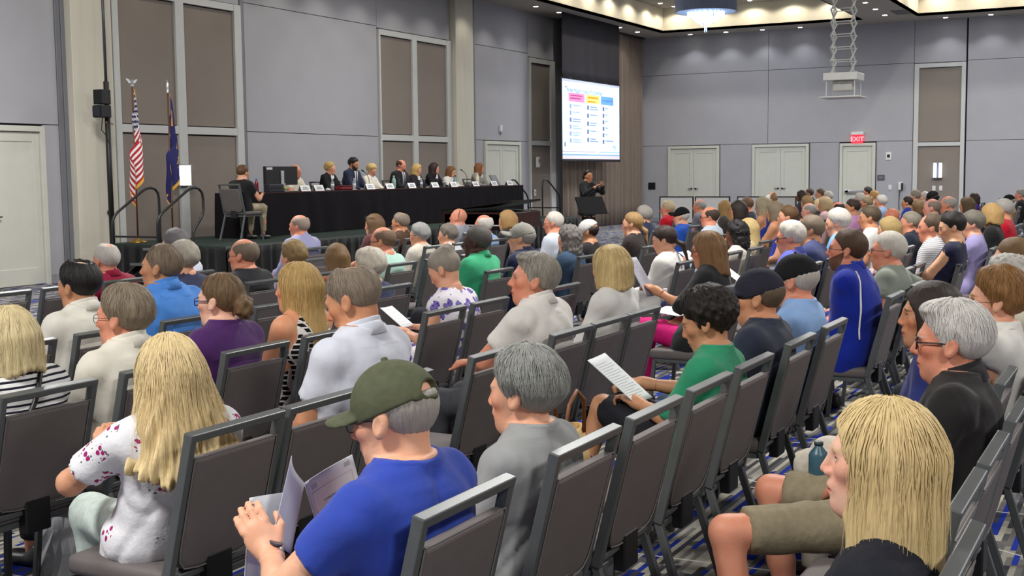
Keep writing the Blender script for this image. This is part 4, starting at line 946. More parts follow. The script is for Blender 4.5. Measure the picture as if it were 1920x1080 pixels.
# ---- anatomy tables
HH = np.array([-.06, .0, .12, .3, .5, .68, .80, .88, .94, .985, 1.04])
RXM = np.array([.14, .17, .18, .168, .168, .178, .186, .172, .135, .085, .062]); RYM = np.array([.1, .13, .138, .128, .122, .124, .116, .102, .086, .07, .058])
RXF = np.array([.15, .182, .186, .158, .15, .158, .164, .15, .112, .068, .05]); RYF = np.array([.1, .135, .135, .115, .108, .118, .106, .09, .074, .06, .049])
def unit(v): v = np.asarray(v, float); return v/(np.linalg.norm(v)+1e-9)
def ik(Sh, W, l1, l2, pole):
    d = W-Sh; D = np.linalg.norm(d)
    if D > (l1+l2)*.995: W = Sh+d*((l1+l2)*.995/D); d = W-Sh; D = np.linalg.norm(d)
    a = (l1*l1-l2*l2+D*D)/(2*D); h = math.sqrt(max(l1*l1-a*a, 0)); u = d/D
    p = np.asarray(pole, float); p = p-u*(p@u); p = unit(p)
    return Sh+u*a+p*h, W
def head_rot(yaw, pitch, tilt):
    return np.array((Euler((0, 0, math.radians(yaw))).to_matrix() @ Euler((-math.radians(pitch), math.radians(tilt), 0)).to_matrix()))
def head_sdf(x, y, z, fem, jowl):
    """head in its own frame: face towards +y, centre between the ears"""
    d = ellf(x, y, z, (0, -.012, .025), (.0745 if not fem else .0735, .097, .092))
    d = smin(d, ellf(x, y, z, (0, .032, -.03), (.06 if not fem else .057, .058, .085)), .03)
    d = smin(d, ellf(x, y, z, (0, .03, -.072), (.054+jowl*.5 if not fem else .047+jowl*.5, .052, .038)), .03)
    d = smin(d, ellf(x, y, z, (0, .07, -.096), (.024 if not fem else .019, .018, .016)), .025)       # chin
    if jowl > 0: d = smin(d, ellf(x, y, z, (0, .025, -.1), (.05, .05, .03+jowl)), .03)
    ax_ = np.abs(x)
    d = smin(d, capf(ax_, y, z, (.0, .083, .022), (.036, .076, .022), .012 if not fem else .009), .02)    # brow
    d = smin(d, ellf(ax_, y, z, (.043, .058, -.016), (.02, .02, .018)), .025)                         # cheekbone
    d = smax(d, -ellf(ax_, y, z, (.033, .1, .003), (.02, .022, .013)), .012)                            # socket
    d = smin(d, ellf(ax_, y, z, (.032, .073, .003), (.0145, .0125, .0115)), .006)                       # eyeball under lids
    d = smin(d, capf(x, y, z, (0, .088, .014), (0, .111 if not fem else .107, -.026), .0075, .0115 if not fem else .0095), .014)  # nose
    d = smin(d, ellf(ax_, y, z, (.0125, .096, -.031), (.0085, .011, .008)), .008)                       # nostril wings
    d = smin(d, ellf(x, y, z, (0, .083, -.058), (.026, .016, .016)), .015)                              # muzzle
    d = smin(d, capf(ax_, y, z, (0, .0955, -.0605), (.019, .086, -.065), .0058, .0035), .006)           # upper lip
    d = smin(d, capf(ax_, y, z, (0, .0935, -.0725), (.016, .086, -.070), .0062, .0035), .006)           # lower lip
    d = smax(d, -capf(ax_, y, z, (0, .103, -.0665), (.022, .09, -.067), .0022), .004)
    # ears
    e = ellf(ax_, y+(z*.25), z, (.079, -.012, -.008), (.0105, .021, .033)); e = smax(e, -ellf(ax_, y+(z*.25), z, (.09, -.006, -.006), (.007, .012, .019)), .005)
    return smin(d, e, .008)
HL_Y = np.array([-.14, -.09, -.05, -.025, .012, .03, .055, .08, .12]); HL_Z = np.array([-.072, -.068, -.056, -.02, -.024, .022, .05, .07, .08])
def hair_sdf(style, x, y, z, rnd, o=None, L=.14):
    ph = rnd*6.28
    az = np.arctan2(x, y+.02)
    strand = np.sin(az*23+ph+1.5*np.sin(z*30+ph))*.5+np.sin(az*41+2*ph+2*np.sin(z*22))*.5
    def shell(t, hl=True, dz=0.0, k=.012):
        d = ellf(x, y, z, (0, -.014, .025), (.0755, .098, .0925))
        if hl:
            zl = np.interp(y, HL_Y, HL_Z).astype(f32)+dz
            te = t*np.clip((z-zl)/.075, .12, 1)+.001; d = d-te
            d = smax(d, (zl-z)*.75+.0025*strand, k*.5)
        else: d = d-t
        return d
    if style in ('short', 'crew', 'side'):
        t = {'short': .012, 'crew': .007, 'side': .014}[style] if o is None else o
        d = shell(t)-.0016*strand
        if style == 'side': d = smin(d, ellf(x, y, z, (-.015, .03, .104), (.055, .06, .022))-.002*strand, .02)
        return d
    if style == 'thick':
        t = .022 if o is None else o
        d = shell(t, dz=-.004)-.003*strand-.003*np.sin(x*70+ph)*np.sin(y*60)*np.sin(z*66+ph); return d
    if style in ('tousled', 'curly', 'coils'):
        t = {'tousled': .026, 'curly': .032, 'coils': .03}[style] if o is None else o
        fq = {'tousled': 80, 'curly': 125, 'coils': 105}[style]; am = {'tousled': .006, 'curly': .007, 'coils': .013}[style]
        w_ = np.sin(x*fq+ph+1.2*np.sin(z*40))*np.sin(y*fq*.9+1.3*ph+np.sin(x*50))*np.sin(z*fq*.95+.7*ph)
        d = shell(t, dz=-.006)-am*w_*1.4
        if style == 'coils': d = smin(d, smax(ellf(x, y, z, (0, -.045, -.07), (.105, .085, .15)), -ellf(x, y, z, (0, .09, -.05), (.066, .07, .12)), .01)-am*w_*1.4, .03)
        return d
    if style in ('fringe', 'crownbald', 'thin'):
        d = shell(.010 if o is None else o)-.0016*strand
        if style == 'fringe': d = smax(d, -ellf(x, y, z, (0, .02, .115), (.066, .125, .075)), .012)
        elif style == 'crownbald': d = smax(d, -ellf(x, y, z, (0, -.055, .125), (.04, .05, .035)), .012)
        else: d = smax(d, -ellf(x, y, z, (0, .075, .1), (.06, .05, .045)), .012)
        return d
    if style == 'wavy':
        t = np.clip((-z+.03)/.36, 0, 1); rx = .092+.115*t**1.1; ry = .106-.008*t; cyy = -.028-.036*t
        wv = .006*np.sin(z*46+3*np.sin(az*5+ph)+ph)+.006*strand
        dd = (np.sqrt((x/rx)**2+((y-cyy)/ry)**2)-1)*np.minimum(rx, ry)-wv; dd = smax(dd, z-.03, .03); dd = smax(dd, -(z+.30+.03*np.sin(az*4+ph)+.02*strand), .02)
        d = smin(shell(.018, hl=False)-.003*strand, dd, .04)
        d = smax(d, -ellf(x, y, z, (0, .118, -.04), (.062, .085, .10)), .012); return smax(d, -ellf(x, y, z, (0, .11, -.2), (.09, .1, .12)), .02)
    if style in ('bob', 'long', 'shoulder'):
        L = {'bob': .13, 'shoulder': .185, 'long': .30}[style] if o is None else o
        d = shell(.017, hl=False)
        # falling volume: widens below the ears then gathers onto shoulders / back
        t = np.clip((-z+.02)/(L+.02), 0, 1)
        back = np.clip((-z-.1)/.12, 0, 1) if style == 'long' else 0.0
        rx = .088+.018*np.sin(np.clip(t*1.25, 0, 1)*np.pi*.6); ry = .102-.035*back+.006*t
        cyy = -.03-.05*back
        q = np.sqrt((x/rx)**2+((y-cyy)/ry)**2); dd = (q-1)*np.minimum(rx, ry)
        dd = smax(dd, z-.03, .03); dd = smax(dd, -(z+L+.012*np.sin(az*3+ph)+.006*strand), .016)
        d = smin(d, dd, .04)
        d = smax(d, -ellf(x, y, z, (0, .142, -.032), (.125, .112, .116)), .010)        # face opening
        d = smax(d, -ellf(x, y, z, (0, .15 if style == 'shoulder' else .12, -.17), (.11, .11, .1)), .02)
        return d-.0016*strand
    if style in ('ponytail', 'lowtail', 'bun', 'updo'):
        d = shell(.011)-.002*strand
        if style == 'ponytail': d = smin(d, smin(capf(x, y, z, (0, -.105, .02), (0, -.15, -.03), .022, .026), capf(x, y, z, (0, -.15, -.03), (0, -.145, -.17), .026, .014), .02)-.002*np.sin(z*90+ph), .015)
        elif style == 'lowtail': d = smin(d, smin(capf(x, y, z, (0, -.1, -.04), (0, -.14, -.08), .02, .024), capf(x, y, z, (0, -.14, -.08), (.01, -.14, -.22), .024, .012), .02), .015)
        elif style == 'bun':
            w_ = np.sin(x*110+ph)*np.sin(y*95)*np.sin(z*105+ph)
            d = smin(d, ellf(x, y, z, (0, -.122, -.03), (.05, .042, .055))-.008*w_, .012)
        else:
            w_ = np.sin(x*90+ph)*np.sin(y*85)*np.sin(z*95+ph); d = smin(d, ellf(x, y, z, (0, -.07, .085), (.06, .06, .045))-.008*w_, .015)
        return d
    return None
SKIN = dict(fair=S(222,168,138), pale=S(232,186,162), ruddy=S(216,148,120), tan=S(202,146,110), olive=S(190,140,104), brown=S(120,78,56), dark=S(74,50,40))
HC = dict(white=S(214,208,198), grey=S(150,146,140), dgrey=S(104,100,96), salt=S(172,168,160), black=S(24,20,20), dark=S(46,34,28), brown=S(96,68,46), lbrown=S(140,108,74), blonde=S(214,184,126), dblonde=S(178,148,98), auburn=S(138,92,54), silver=S(188,184,176), sandy=S(160,132,100), gbrown=S(128,112,94))
def shoe_mesh():
    ax = [np.arange(-.06, .06, .009, dtype=f32), np.arange(-.1, .22, .009, dtype=f32), np.arange(-.01, .13, .009, dtype=f32)]
    F = Field(ax); F.ell((0, .03, .035), (.042, .12, .035), .01); F.ell((0, .11, .03), (.044, .065, .03), .03); F.ell((0, -.035, .06), (.036, .05, .055), .03)
    q = F.block((-9,)*3, (9,)*3); F.cut((q[3]-.004)+0*q[1]+0*q[2], q[0], .004)
    v, Q = F.mesh(); me = np_mesh('shoe', v, Q); me.materials.append(M_PLAIN); return me
SHOE = shoe_mesh()
def glasses_mesh(r, thick, rect):
    mb = MB()
    for s in (-1, 1):
        pts = []
        for k in range(17):
            a = 2*math.pi*k/16; c, s_ = math.cos(a), math.sin(a); e = .6 if rect else .95
            pts.append((s*.034+.025*math.copysign(abs(c)**e, c), .098-.006*abs(c)*(1 if c*s > 0 else .2), .001+.0165*math.copysign(abs(s_)**e, s_)))
        mb.tube(pts, thick, 6, cap=False)
        mb.tube([(s*.059, .092, .006), (s*.073, .06, .007), (s*.079, .0, .005), (s*.078, -.02, -.008)], thick*.9, 6)
    mb.tube([(-.009, .1, .004), (0, .103, .006), (.009, .1, .004)], thick, 6)
    me = mb.mesh('glasses', smooth=True); me.materials.append(M_PLAIN); return me
GLASS = {'thin': glasses_mesh(0, .0013, False), 'bold': glasses_mesh(0, .0028, True)}
PEOPLE = []
def head_out(name, F, m, root, R, c, s, col, smooth=True, rel=1):
    v, Q = F.mesh()
    if not len(v): return None
    v = relax(v, Q, rel) if rel else v
    v = ((v-c) @ R).astype(f32)
    me = np_mesh(name, v, Q); me.materials.append(m); o = link(name, me, None, root); o.matrix_local = Matrix.LocRotScale(Vector(c), Matrix(R.tolist()).to_quaternion(), None)
    o.color = (*col, 1); return o
def person(X, Y, zt, label, hair='short', hc='grey', skin='fair', fem=0, top='tee', tc=(120,120,130), bot='long', bc=(50,52,60), yaw=0, pitch=4, tilt=0, lean=None, build=1.0, pose='lap', glasses=None, cap=None, capc=(30,30,34), rz=0, base=0.0, stand=False, hx=0.0, hy=None, beard=0.0, jowl=None, belly=None, hair_o=None, wl=None, wr=None, pole_l=None, pole_r=None, hands=0, knees=None, ankles=None, fine=1.0, shoes=(40,38,38), zb=None, sl=None, collar=None, gcol=(24,22,24), tag_short=None, y_off=0.0, strands=0, hand_l=None, hand_r=None, nk=0.0):
    rs = random.Random(hash(label) % 100003 if False else sum(ord(c_)*(i+1) for i, c_ in enumerate(label)))
    root = thing('person', label, 'person', (X, Y, base), math.radians(rz), 'people standing' if stand else ('panel members on the stage' if base > .3 else 'seated audience'))
    dist = math.hypot(X, Y)
    rh = min(max(.00118*dist, .0048), .02)*fine; rc = min(max(.0029*dist, .0128), .036)
    sc = 1.04 if fem else 1.09; build = build*1.08
    HCc = HC[hc] if isinstance(hc, str) else S(*hc)
    skc = SKIN[skin] if isinstance(skin, str) else S(*skin)
    jowl = (0.006 if not fem else 0.002)+.012*max(0, build-1.0) if jowl is None else jowl
    thick = {'short': .012, 'crew': .008, 'side': .016, 'thick': .022, 'tousled': .028, 'curly': .034, 'coils': .032, 'bob': .018, 'long': .018, 'wavy': .018, 'shoulder': .018, 'updo': .02}.get(hair, .006)
    if cap: thick = .02
    pr = math.radians(pitch)
    hz = zt-base*0-thick-.117*sc*math.cos(pr)
    zb = (.865 if stand else .45) if zb is None else zb
    y0 = -.03+y_off
    lean = (-.04 if not stand else .0) if lean is None else lean
    zn = hz-.106*sc-nk-.02*math.sin(pr)
    cyN = y0+lean
    hyy = (cyN+.03+.035*math.sin(pr)) if hy is None else hy
    c = np.array([hx, hyy, hz]); R = head_rot(yaw, pitch, tilt)
    H_, RX, RY = HH, (RXF if fem else RXM)*build, (RYF if fem else RYM)*(.55+.45*build)
    belly = (.02 if not fem else .01)+.16*max(0, build-1.0) if belly is None else belly
    def spine(z):
        h = np.clip((z-zb)/(zn-zb), -.1, 1.1); return y0+lean*np.sign(h)*np.abs(h)**1.25-.045*np.sin(np.clip(h, 0, 1)*np.pi)*(0 if stand else 1)
    # ---- joints
    zsh = zn-.072; wsh = (.178 if not fem else .152)*(.5+.5*build)
    Shs = {s: np.array([s*wsh, float(spine(np.array(zsh))), zsh]) for s in (-1, 1)}
    l1, l2 = (.29, .255) if not fem else (.265, .235)
    DEF = {'lap': ((-.11, .17, zb+.185), (.11, .17, zb+.185)), 'clasp': ((-.05, .2, zb+.2), (.06, .19, zb+.2)), 'read': ((-.11, .24, zb+.27), (.12, .24, zb+.27)), 'fold': ((.10, .12, zb+.33), (-.1, .1, zb+.3)),
           'chin': ((-.02, hyy+.12, hz-.16), (.02, .14, zb+.25)), 'table': ((-.14, .34, zb+.30), (.14, .34, zb+.30)), 'sign': ((-.12, .26, zb+.60), (.12, .28, zb+.56)), 'up': ((-.09, hyy-.02, hz+.12), (.09, hyy-.02, hz+.12)), 'drape': ((-.3, .1, zb+.3), (.34, -.12, zb+.3))}[pose]
    Wt = {-1: np.array(DEF[0] if wl is None else wl, float), 1: np.array(DEF[1] if wr is None else wr, float)}
    Pl = {-1: np.array((-.55, -.6, -.6) if pole_l is None else pole_l, float), 1: np.array((.55, -.6, -.6) if pole_r is None else pole_r, float)}
    if pose == 'up' and pole_l is None: Pl = {-1: np.array((-1, .2, .3)), 1: np.array((1, .2, .3))}
    El = {}
    for s in (-1, 1): El[s], Wt[s] = ik(Shs[s], Wt[s], l1, l2, Pl[s])
    if stand: KN = {s: np.array([s*.09, .02, .46]) for s in (-1, 1)}; AN = {s: np.array([s*.09, -.02, .085]) for s in (-1, 1)}
    else:
        KN = {s: np.array([s*(.1+.02*build), .385, zb+.085]) for s in (-1, 1)}; AN = {s: np.array([s*.1, .37+rs.uniform(-.08, .06), .085]) for s in (-1, 1)}
    if knees: KN = {-1: np.array(knees[0], float), 1: np.array(knees[1], float)}
    if ankles: AN = {-1: np.array(ankles[0], float), 1: np.array(ankles[1], float)}
    HP = {s: np.array([s*.088, y0+.02, zb+.09]) for s in (-1, 1)}
    # ---- sampling boxes: coarse for limbs and cloth, fine for head and for hands that show
    lo = np.array([-.34, -.36, -.01]); hi = np.array([.34, .5, zn+.12])
    for q_ in list(El.values())+list(Wt.values())+list(KN.values())+list(AN.values()): lo = np.minimum(lo, q_-.13); hi = np.maximum(hi, q_+.13)
    ax = uax(lo, hi, min(rc*1.25, .036)); ext = {'wavy': .37, 'long': .36, 'shoulder': .25, 'bob': .2, 'coils': .27, 'lowtail': .27, 'ponytail': .22}.get(hair, .2)*sc
    hax = uax(c-np.array([.135, .17 if hair not in ('bun', 'ponytail', 'lowtail') else .21, .168])*sc, c+np.array([.135, .2 if cap else .17, .175])*sc, rh)
    def headblock(F, e=0.0):
        q = F.block((-9,)*3, (9,)*3); sl_, x, y, z = q
        return sl_, tuple(a/sc for a in rot_pts(R.astype(f32), x-f32(c[0]), y-f32(c[1]), z-f32(c[2])))
    def torso(F, t, k=.0, zlo=None, zhi=None, sx=1.0):
        q = F.block((-.45, -.5, (zb-.05 if zlo is None else zlo)), (.45, .6, (zn+.03 if zhi is None else zhi))); sl_, x, y, z = q
        h = (z-zb)/(zn-zb); rx = np.interp(h, H_, RX*sx).astype(f32)+t; ry = np.interp(h, H_, RY).astype(f32)+t; cy = spine(z).astype(f32)
        yy = y-cy; bl = belly*np.exp(-((h-.25)/.22)**2).astype(f32)
        ryy = np.where(yy > 0, ry+bl, ry)
        if fem: ryy = ryy+np.where(yy > 0, .028*np.exp(-((h-.64)/.11)**2), 0).astype(f32)
        e = 2.35
        qn = ((np.abs(x)/rx)**e+(np.abs(yy)/ryy)**e)**(1/e); d = (qn-1)*np.minimum(rx, ryy)*.9
        d = np.maximum(d, np.maximum(zb-.03-z, z-(zn+.02)))
        F.union(d.astype(f32), sl_, k)
    # ---- body
    nk0 = np.array([c[0]*.25, cyN+.004, zn-.02]); nk1 = c+R @ np.array([0, -.022, -.055])*sc
    nr = ((.06 if not fem else .05)*(.7+.3*build), (.055 if not fem else .046)*(.8+.2*build))
    def trunk(F, sh=0.0):
        torso(F, -.008-sh)
        for s in (-1, 1):
            F.cone((s*.03, cyN, zn-.01), Shs[s]+np.array([-s*.02, 0, .012]), .048*sc-sh, .044*sc-sh, .05)
            F.ell(Shs[s], (.05*sc, .052*sc, .052*sc), .04)
    F = Field(ax); trunk(F, .002)
    wf = lambda s: bool(hands & (1 if s == -1 else 2))
    for s in (-1, 1):
        F.cone(Shs[s], El[s], .048*sc*(.6+.4*build), .04*sc*(.6+.4*build), .03); F.cone(El[s], Wt[s] if not wf(s) else Wt[s]*.9+El[s]*.1, .041*sc*(.6+.4*build), .027*sc if not wf(s) else .0265*sc, .015)
        if not wf(s): hand(F, El[s], Wt[s], s, sc, False, hand_l if s == -1 else hand_r, rc)
        F.cone(HP[s], KN[s], .08*(.5+.5*build), .056, .04); F.cone(KN[s], AN[s]*.55+KN[s]*.45, .055, .05, .02); F.cone(AN[s]*.55+KN[s]*.45, AN[s], .05, .034, .02); F.ell(AN[s]+(0, .05, -.05), (.03, .08, .025), .02)
    F.ell((0, y0, zb+.07), (.155*build, .115, .1), .05)
    F.cone(nk0, nk0*.55+nk1*.45, nr[0]-.003, nr[1]-.004, .035)
    v, Q = F.mesh(); v = relax(v, Q, 1, .35); VV, QQ = [v], [Q]
    Fh = Field(hax); trunk(Fh); Fh.cone(nk0, nk1, nr[0], nr[1], .035)
    sl_, (x, y, z) = headblock(Fh); Fh.union((head_sdf(x, y, z, fem, jowl)*sc).astype(f32), sl_, .02)
    v, Q = Fh.mesh(); v = relax(v, Q, 1, .3); QQ.append(Q+len(VV[0])); VV.append(v)
    for s in (-1, 1):
        if wf(s):
            Fg = Field(uax(Wt[s]-.2, Wt[s]+.2, .0048)); e0 = Wt[s]-unit(Wt[s]-El[s])*.07; Fg.cone(e0, Wt[s], (.027+.014*.28)*sc*(.6+.4*build)-.004, .027*sc, .0); hand(Fg, El[s], Wt[s], s, sc, True, hand_l if s == -1 else hand_r, .004)
            q = Fg.block((-9,)*3, (9,)*3); u = unit(Wt[s]-El[s]); e = Wt[s]-u*.06; Fg.cut(((q[1]-e[0])*u[0]+(q[2]-e[1])*u[1]+(q[3]-e[2])*u[2]).astype(f32), q[0])
            v, Q = Fg.mesh(); v = relax(v, Q, 1, .3); QQ.append(Q+sum(map(len, VV))); VV.append(v)
    v = np.concatenate(VV); Q = np.concatenate(QQ)
    me = np_mesh('body', v, Q); me.materials.append(M_SKIN)
    hp = (((v-c) @ R)/sc).astype(f32); a = me.attributes.new('hp', 'FLOAT_VECTOR', 'POINT'); a.data.foreach_set('vector', hp.ravel())
    a = me.attributes.new('hc', 'FLOAT_COLOR', 'POINT'); bc_ = HCc if beard > .5 else tuple(.45*h_+.55*s_ for h_, s_ in zip(HCc, skc)); a.data.foreach_set('color', np.tile(np.array([*(HCc if not beard or beard > .5 else bc_), min(1, beard)], f32), (len(v), 1)).ravel())
    o = link('body', me, None, root); o.color = (*skc, 1)
    # ---- top garment
    jk = top in ('jacket', 'suit', 'hoodie'); t = .014 if jk else .007; p1, p2 = rs.uniform(0, 6), rs.uniform(0, 6)
    def garment(F, grow=0.0, fine_=False):

        sleeve = {'tee': .6, 'polo': .64, 'tank': 0, 'cap': .3, 'dress': .25, 'blouse': .8}.get(top, 1.92) if sl is None else sl
        torso(F, t, sx=.9 if top == 'tank' else 1.0)
        for s in (-1, 1):
            F.cone((s*.035, cyN, zn-.012), Shs[s]+np.array([-s*(.02 if sleeve > 0 else .05), 0, .012]), .048*sc+t*.6, (.046 if sleeve > 0 else .03)*sc+t*.6, .05)
            if sleeve <= 0: continue
            F.ell(Shs[s], (.052*sc+t*.6, .054*sc+t*.6, .053*sc+t*.5), .045)
            ra, rb = .049*sc*(.6+.4*build)+t, .041*sc*(.6+.4*build)+t
            if sleeve < 1: F.cone(Shs[s], Shs[s]+(El[s]-Shs[s])*(sleeve+.1), ra, rb+.012, .03, end=Shs[s]+(El[s]-Shs[s])*sleeve)
            else: F.cone(Shs[s], El[s], ra, rb, .03); F.cone(El[s], El[s]+(Wt[s]-El[s])*1.0, rb, .031*sc+t, .02, end=El[s]+(Wt[s]-El[s])*min(1, sleeve-1))
        F.ell((0, y0+.01, zb+.09), (.175*build+t, .13+t, .11), .05)
        if bot in ('shortdress', 'skirt') or top == 'dress':
            for s in (-1, 1): F.cone(HP[s], KN[s]*.85+HP[s]*.15, .1, .085, .06)
        # folds
        q = F.block((-.5, -.5, zb-.1), (.5, .6, zn)); sl_, x, y, z = q
        hh = np.clip((z-zb)/(zn-zb), 0, 1); amp = (.0088*(1-.45*hh)).astype(f32)
        fold = np.sin(34*(z+.35*np.abs(x)*np.sign(x+.001))+2.2*np.sin(9*x+p1)+2*np.sin(7*y+p2))*np.sin(12*x+5*z+p2)+.7*np.sin(52*(x*.8+z*.5+y*.3)+p1+2*np.sin(14*z+p2))*np.sin(15*y-9*z+p1)
        rid = (1-np.abs(np.sin(15*(z*.8+.9*np.abs(x)-.6*y)+p1+1.2*np.sin(10*x+p2))))**3; rid2 = (1-np.abs(np.sin(13*(z*.45-1.1*x+.7*y)+p2+.9*np.sin(9*z+p1))))**4
        F.F[sl_] += (amp*(fold*.5+.95*rid+.9*rid2-.45)).astype(f32)
        # neck opening
        nd = {'tee': .0, 'polo': -.004, 'blouse': .012, 'dress': .022, 'tank': .03, 'cap': .014}.get(top, .0)
        F.ell((c[0]*.25, cyN+.012, zn+.046), ((.074 if not fem else .07)+nd+grow, (.07 if not fem else .066)+nd+grow, .062+nd*.7+grow), .006, sub=True)
        if top in ('polo', 'suit', 'shirt', 'jacket'): F.cone((0, cyN+.075, zn+.01), (0, cyN+.115, zn-.11), .03, .006, .01, sub=True)
        if top == 'tank':
            for s in (-1, 1): F.ell(Shs[s]+np.array([s*.035, 0, -.03]), (.062, .12, .1), .01, sub=True)
        if top in ('polo', 'shirt', 'suit', 'jacket') and collar is not False and not grow:
            q = F.block((-.13, cyN-.14, zn-.07), (.13, cyN+.16, zn+.07)); sl_, x, y, z = q
            cx_, cy_ = c[0]*.25, cyN+.008; zz = z-(zn+.02-.34*(y-cy_)); rr = np.sqrt(((x-cx_)/1.02)**2+((y-cy_)/.98)**2); Rz = (.067 if not fem else .057)*(.75+.25*build)-.2*zz+.004
            d = np.maximum(np.abs(rr-Rz)-.0055, np.abs(zz)-.026); d = np.maximum(d, -(np.abs(x-cx_)-.012-.4*np.maximum(0, zz+.01)+(y < cy_)*1.0))
            F.union(d.astype(f32), sl_, .006)

    rs_ = rc*(.85 if dist < 4.6 else 1.05); near = dist < 7.5
    F = Field(uax(np.maximum(lo, (-.75, -.75, zb-.1)), hi, rs_)); garment(F, .012 if near else 0.0)
    v, Q = F.mesh(); v = relax(v, Q, 1, .4)
    if near:
        F = Field(uax((-.16, cyN-.16, zn-.085), (.16, cyN+.17, zn+.07), .0048)); garment(F, 0.0)
        q = F.block((-9,)*3, (9,)*3); e_ = np.maximum(np.maximum(np.abs(q[1])-.112, np.abs(q[2]-cyN-.005)-.114), (zn-.042)-q[3]); F.F += (.006*np.clip(e_/.03, 0, 1)**1.5).astype(f32)
        F.F = np.maximum(F.F, np.maximum(np.maximum(np.abs(q[1])-.148, np.abs(q[2]-cyN-.005)-.15), (zn-.078)-q[3])).astype(f32)
        v2, Q2 = F.mesh(); v2 = relax(v2, Q2, 1, .3)-0; Q = np.concatenate([Q, Q2+len(v)]); v = np.concatenate([v, v2])
    nm = {'jacket': 'jacket', 'suit': 'jacket', 'dress': 'dress', 'hoodie': 'jacket', 'blouse': 'blouse', 'tank': 'tank_top'}.get(top, 'shirt')
    me = np_mesh(nm, v, Q); o = link(nm, me, None, root)
    if isinstance(tc, str): me.materials.append(patt(tc))
    else: me.materials.append(M_DENIM if top == 'jacket' else M_CLOTH); o.color = (*S(*tc), 1)
    if top == 'suit' or (top == 'jacket' and base > .3):    # shirt front and tie or blouse panel under the jacket
        mb = MB(); zf = lambda q: zn-.02-q*.3
        P = [[(xx*(1-.55*q_), float(spine(np.array(zf(q_))))+float(np.interp((zf(q_)-zb)/(zn-zb), HH, RY))+t+.004+(belly*math.exp(-(((zf(q_)-zb)/(zn-zb)-.25)/.22)**2)), zf(q_)) for xx in (-.055, -.02, .02, .055)] for q_ in (0, .25, .5, .75, 1)]
        mb.grid(P).obj('shirt_front', mat('shirt_front_white', S(226,226,228), .8), root, solid=.004)
        if not fem: mb = MB(); mb.grid([[(xx*(.6+.5*q_), P[int(q_*4)][1][1]+.006, zf(q_)) for xx in (-.022, .022)] for q_ in (0, .25, .5, .75, 1)]).obj('tie', mat('tie_dark', S(40,44,70), .6), root, solid=.004)
    if top in ('polo', 'shirt') and dist < 11 and collar is not False:   # folded collar round the neck
        rows = []; rn = nr[0]+.009; nc = np.array([c[0]*.3, cyN+.008])
        for k in range(33):
            th = math.radians(-158+316*k/32); bk = .5+.5*math.cos(th); dx, dy = math.sin(th), -math.cos(th); ztp = zn-.012+.062*bk**.8
            rows.append([(nc[0]+dx*r_, nc[1]+dy*r_*.98, ztp+dz) for r_, dz in ((rn, -.03), (rn+.001, -.004), (rn+.006, .003), (rn+.012, -.004), (rn+.032+.012*(1-bk), -.046-.012*(1-bk)))])
        co_ = MB().grid(rows).obj('collar', None, o, smooth=True, solid=.003); co_.data.materials.append(me.materials[0]); co_.color = o.color
    # ---- legs garment
    F = Field([axis_pts(float(lo[0]), float(hi[0]), max(rc*1.3, .018), []), axis_pts(float(lo[1]), float(hi[1]), max(rc*1.3, .018), []), axis_pts(-.01, zb+.3, max(rc*1.3, .018), [])])
    if bot != 'bare':
        F.ell((0, y0, zb+.075), (.17*build, .125, .105), .03)
        for s in (-1, 1):
            kk = KN[s] if bot == 'long' else HP[s]+(KN[s]-HP[s])*(.86 if bot in ('shorts', 'skirt') else .6)
            F.cone(HP[s], kk, .09*(.5+.5*build), .07 if bot == 'long' else .08, .04)
            if bot == 'long': F.cone(KN[s], AN[s]+(0, 0, .02), .068, .05, .03)
            if bot == 'skirt': F.cone(HP[s]*.5+HP[-s]*.5, kk*.6+KN[-s]*.4, .09, .08, .06)
        q = F.block((-9,)*3, (9,)*3); sl_, x, y, z = q
        F.F += (.004*np.sin(48*y+3*np.sin(14*x+p1)+8*z)*np.sin(20*x+9*z+p2)).astype(f32)
        for s in (-1, 1):
            e = (AN[s]+(0, 0, .035)) if bot == 'long' else kk*0+HP[s]+(KN[s]-HP[s])*(.9 if bot in ('shorts', 'skirt') else .64); u = unit(AN[s]-KN[s]) if bot == 'long' else unit(KN[s]-HP[s])
            q = F.block(e-.15, e+.15)
            if q is not None: sl_, x, y, z = q; pd = (x-e[0])*u[0]+(y-e[1])*u[1]+(z-e[2])*u[2]; side = (x*s > -.02); F.cut(np.where((pd > 0) & side, -pd, .5).astype(f32), sl_, 0)
        v, Q = F.mesh(); v = relax(v, Q, 1, .4); nm = {'long': 'trousers', 'shorts': 'shorts', 'skirt': 'skirt'}.get(bot, 'shorts')
        me = np_mesh(nm, v, Q); me.materials.append(M_DENIM); o = link(nm, me, None, root); o.color = (*S(*bc), 1)
    for s in (-1, 1):
        o = link('shoe', SHOE, None, root, (AN[s][0], AN[s][1]-.0, AN[s][2]-.087)); o.color = (*S(*shoes), 1)
    # ---- hair, hat, spectacles
    xw = .23 if hair == 'wavy' else .145; xax = uax(c-np.array([xw, .22, ext+.02])*sc, c+np.array([xw, .2, .19])*sc, rh*1.1)
    if hair not in ('bald',):
        F = Field(xax); sl_, (x, y, z) = headblock(F)
        d = hair_sdf(hair, x, y, z, rs.random(), hair_o)
        if cap: d = smax(d, z-.03+y*.15, .01)
        F.union((d*sc).astype(f32), sl_)
        ho = head_out('hair', F, M_HAIR, root, R, c, sc, HCc, rel=0)
        if strands and ho: add_strands(ho, hair, rs, strands, HCc, hair_o, sc)
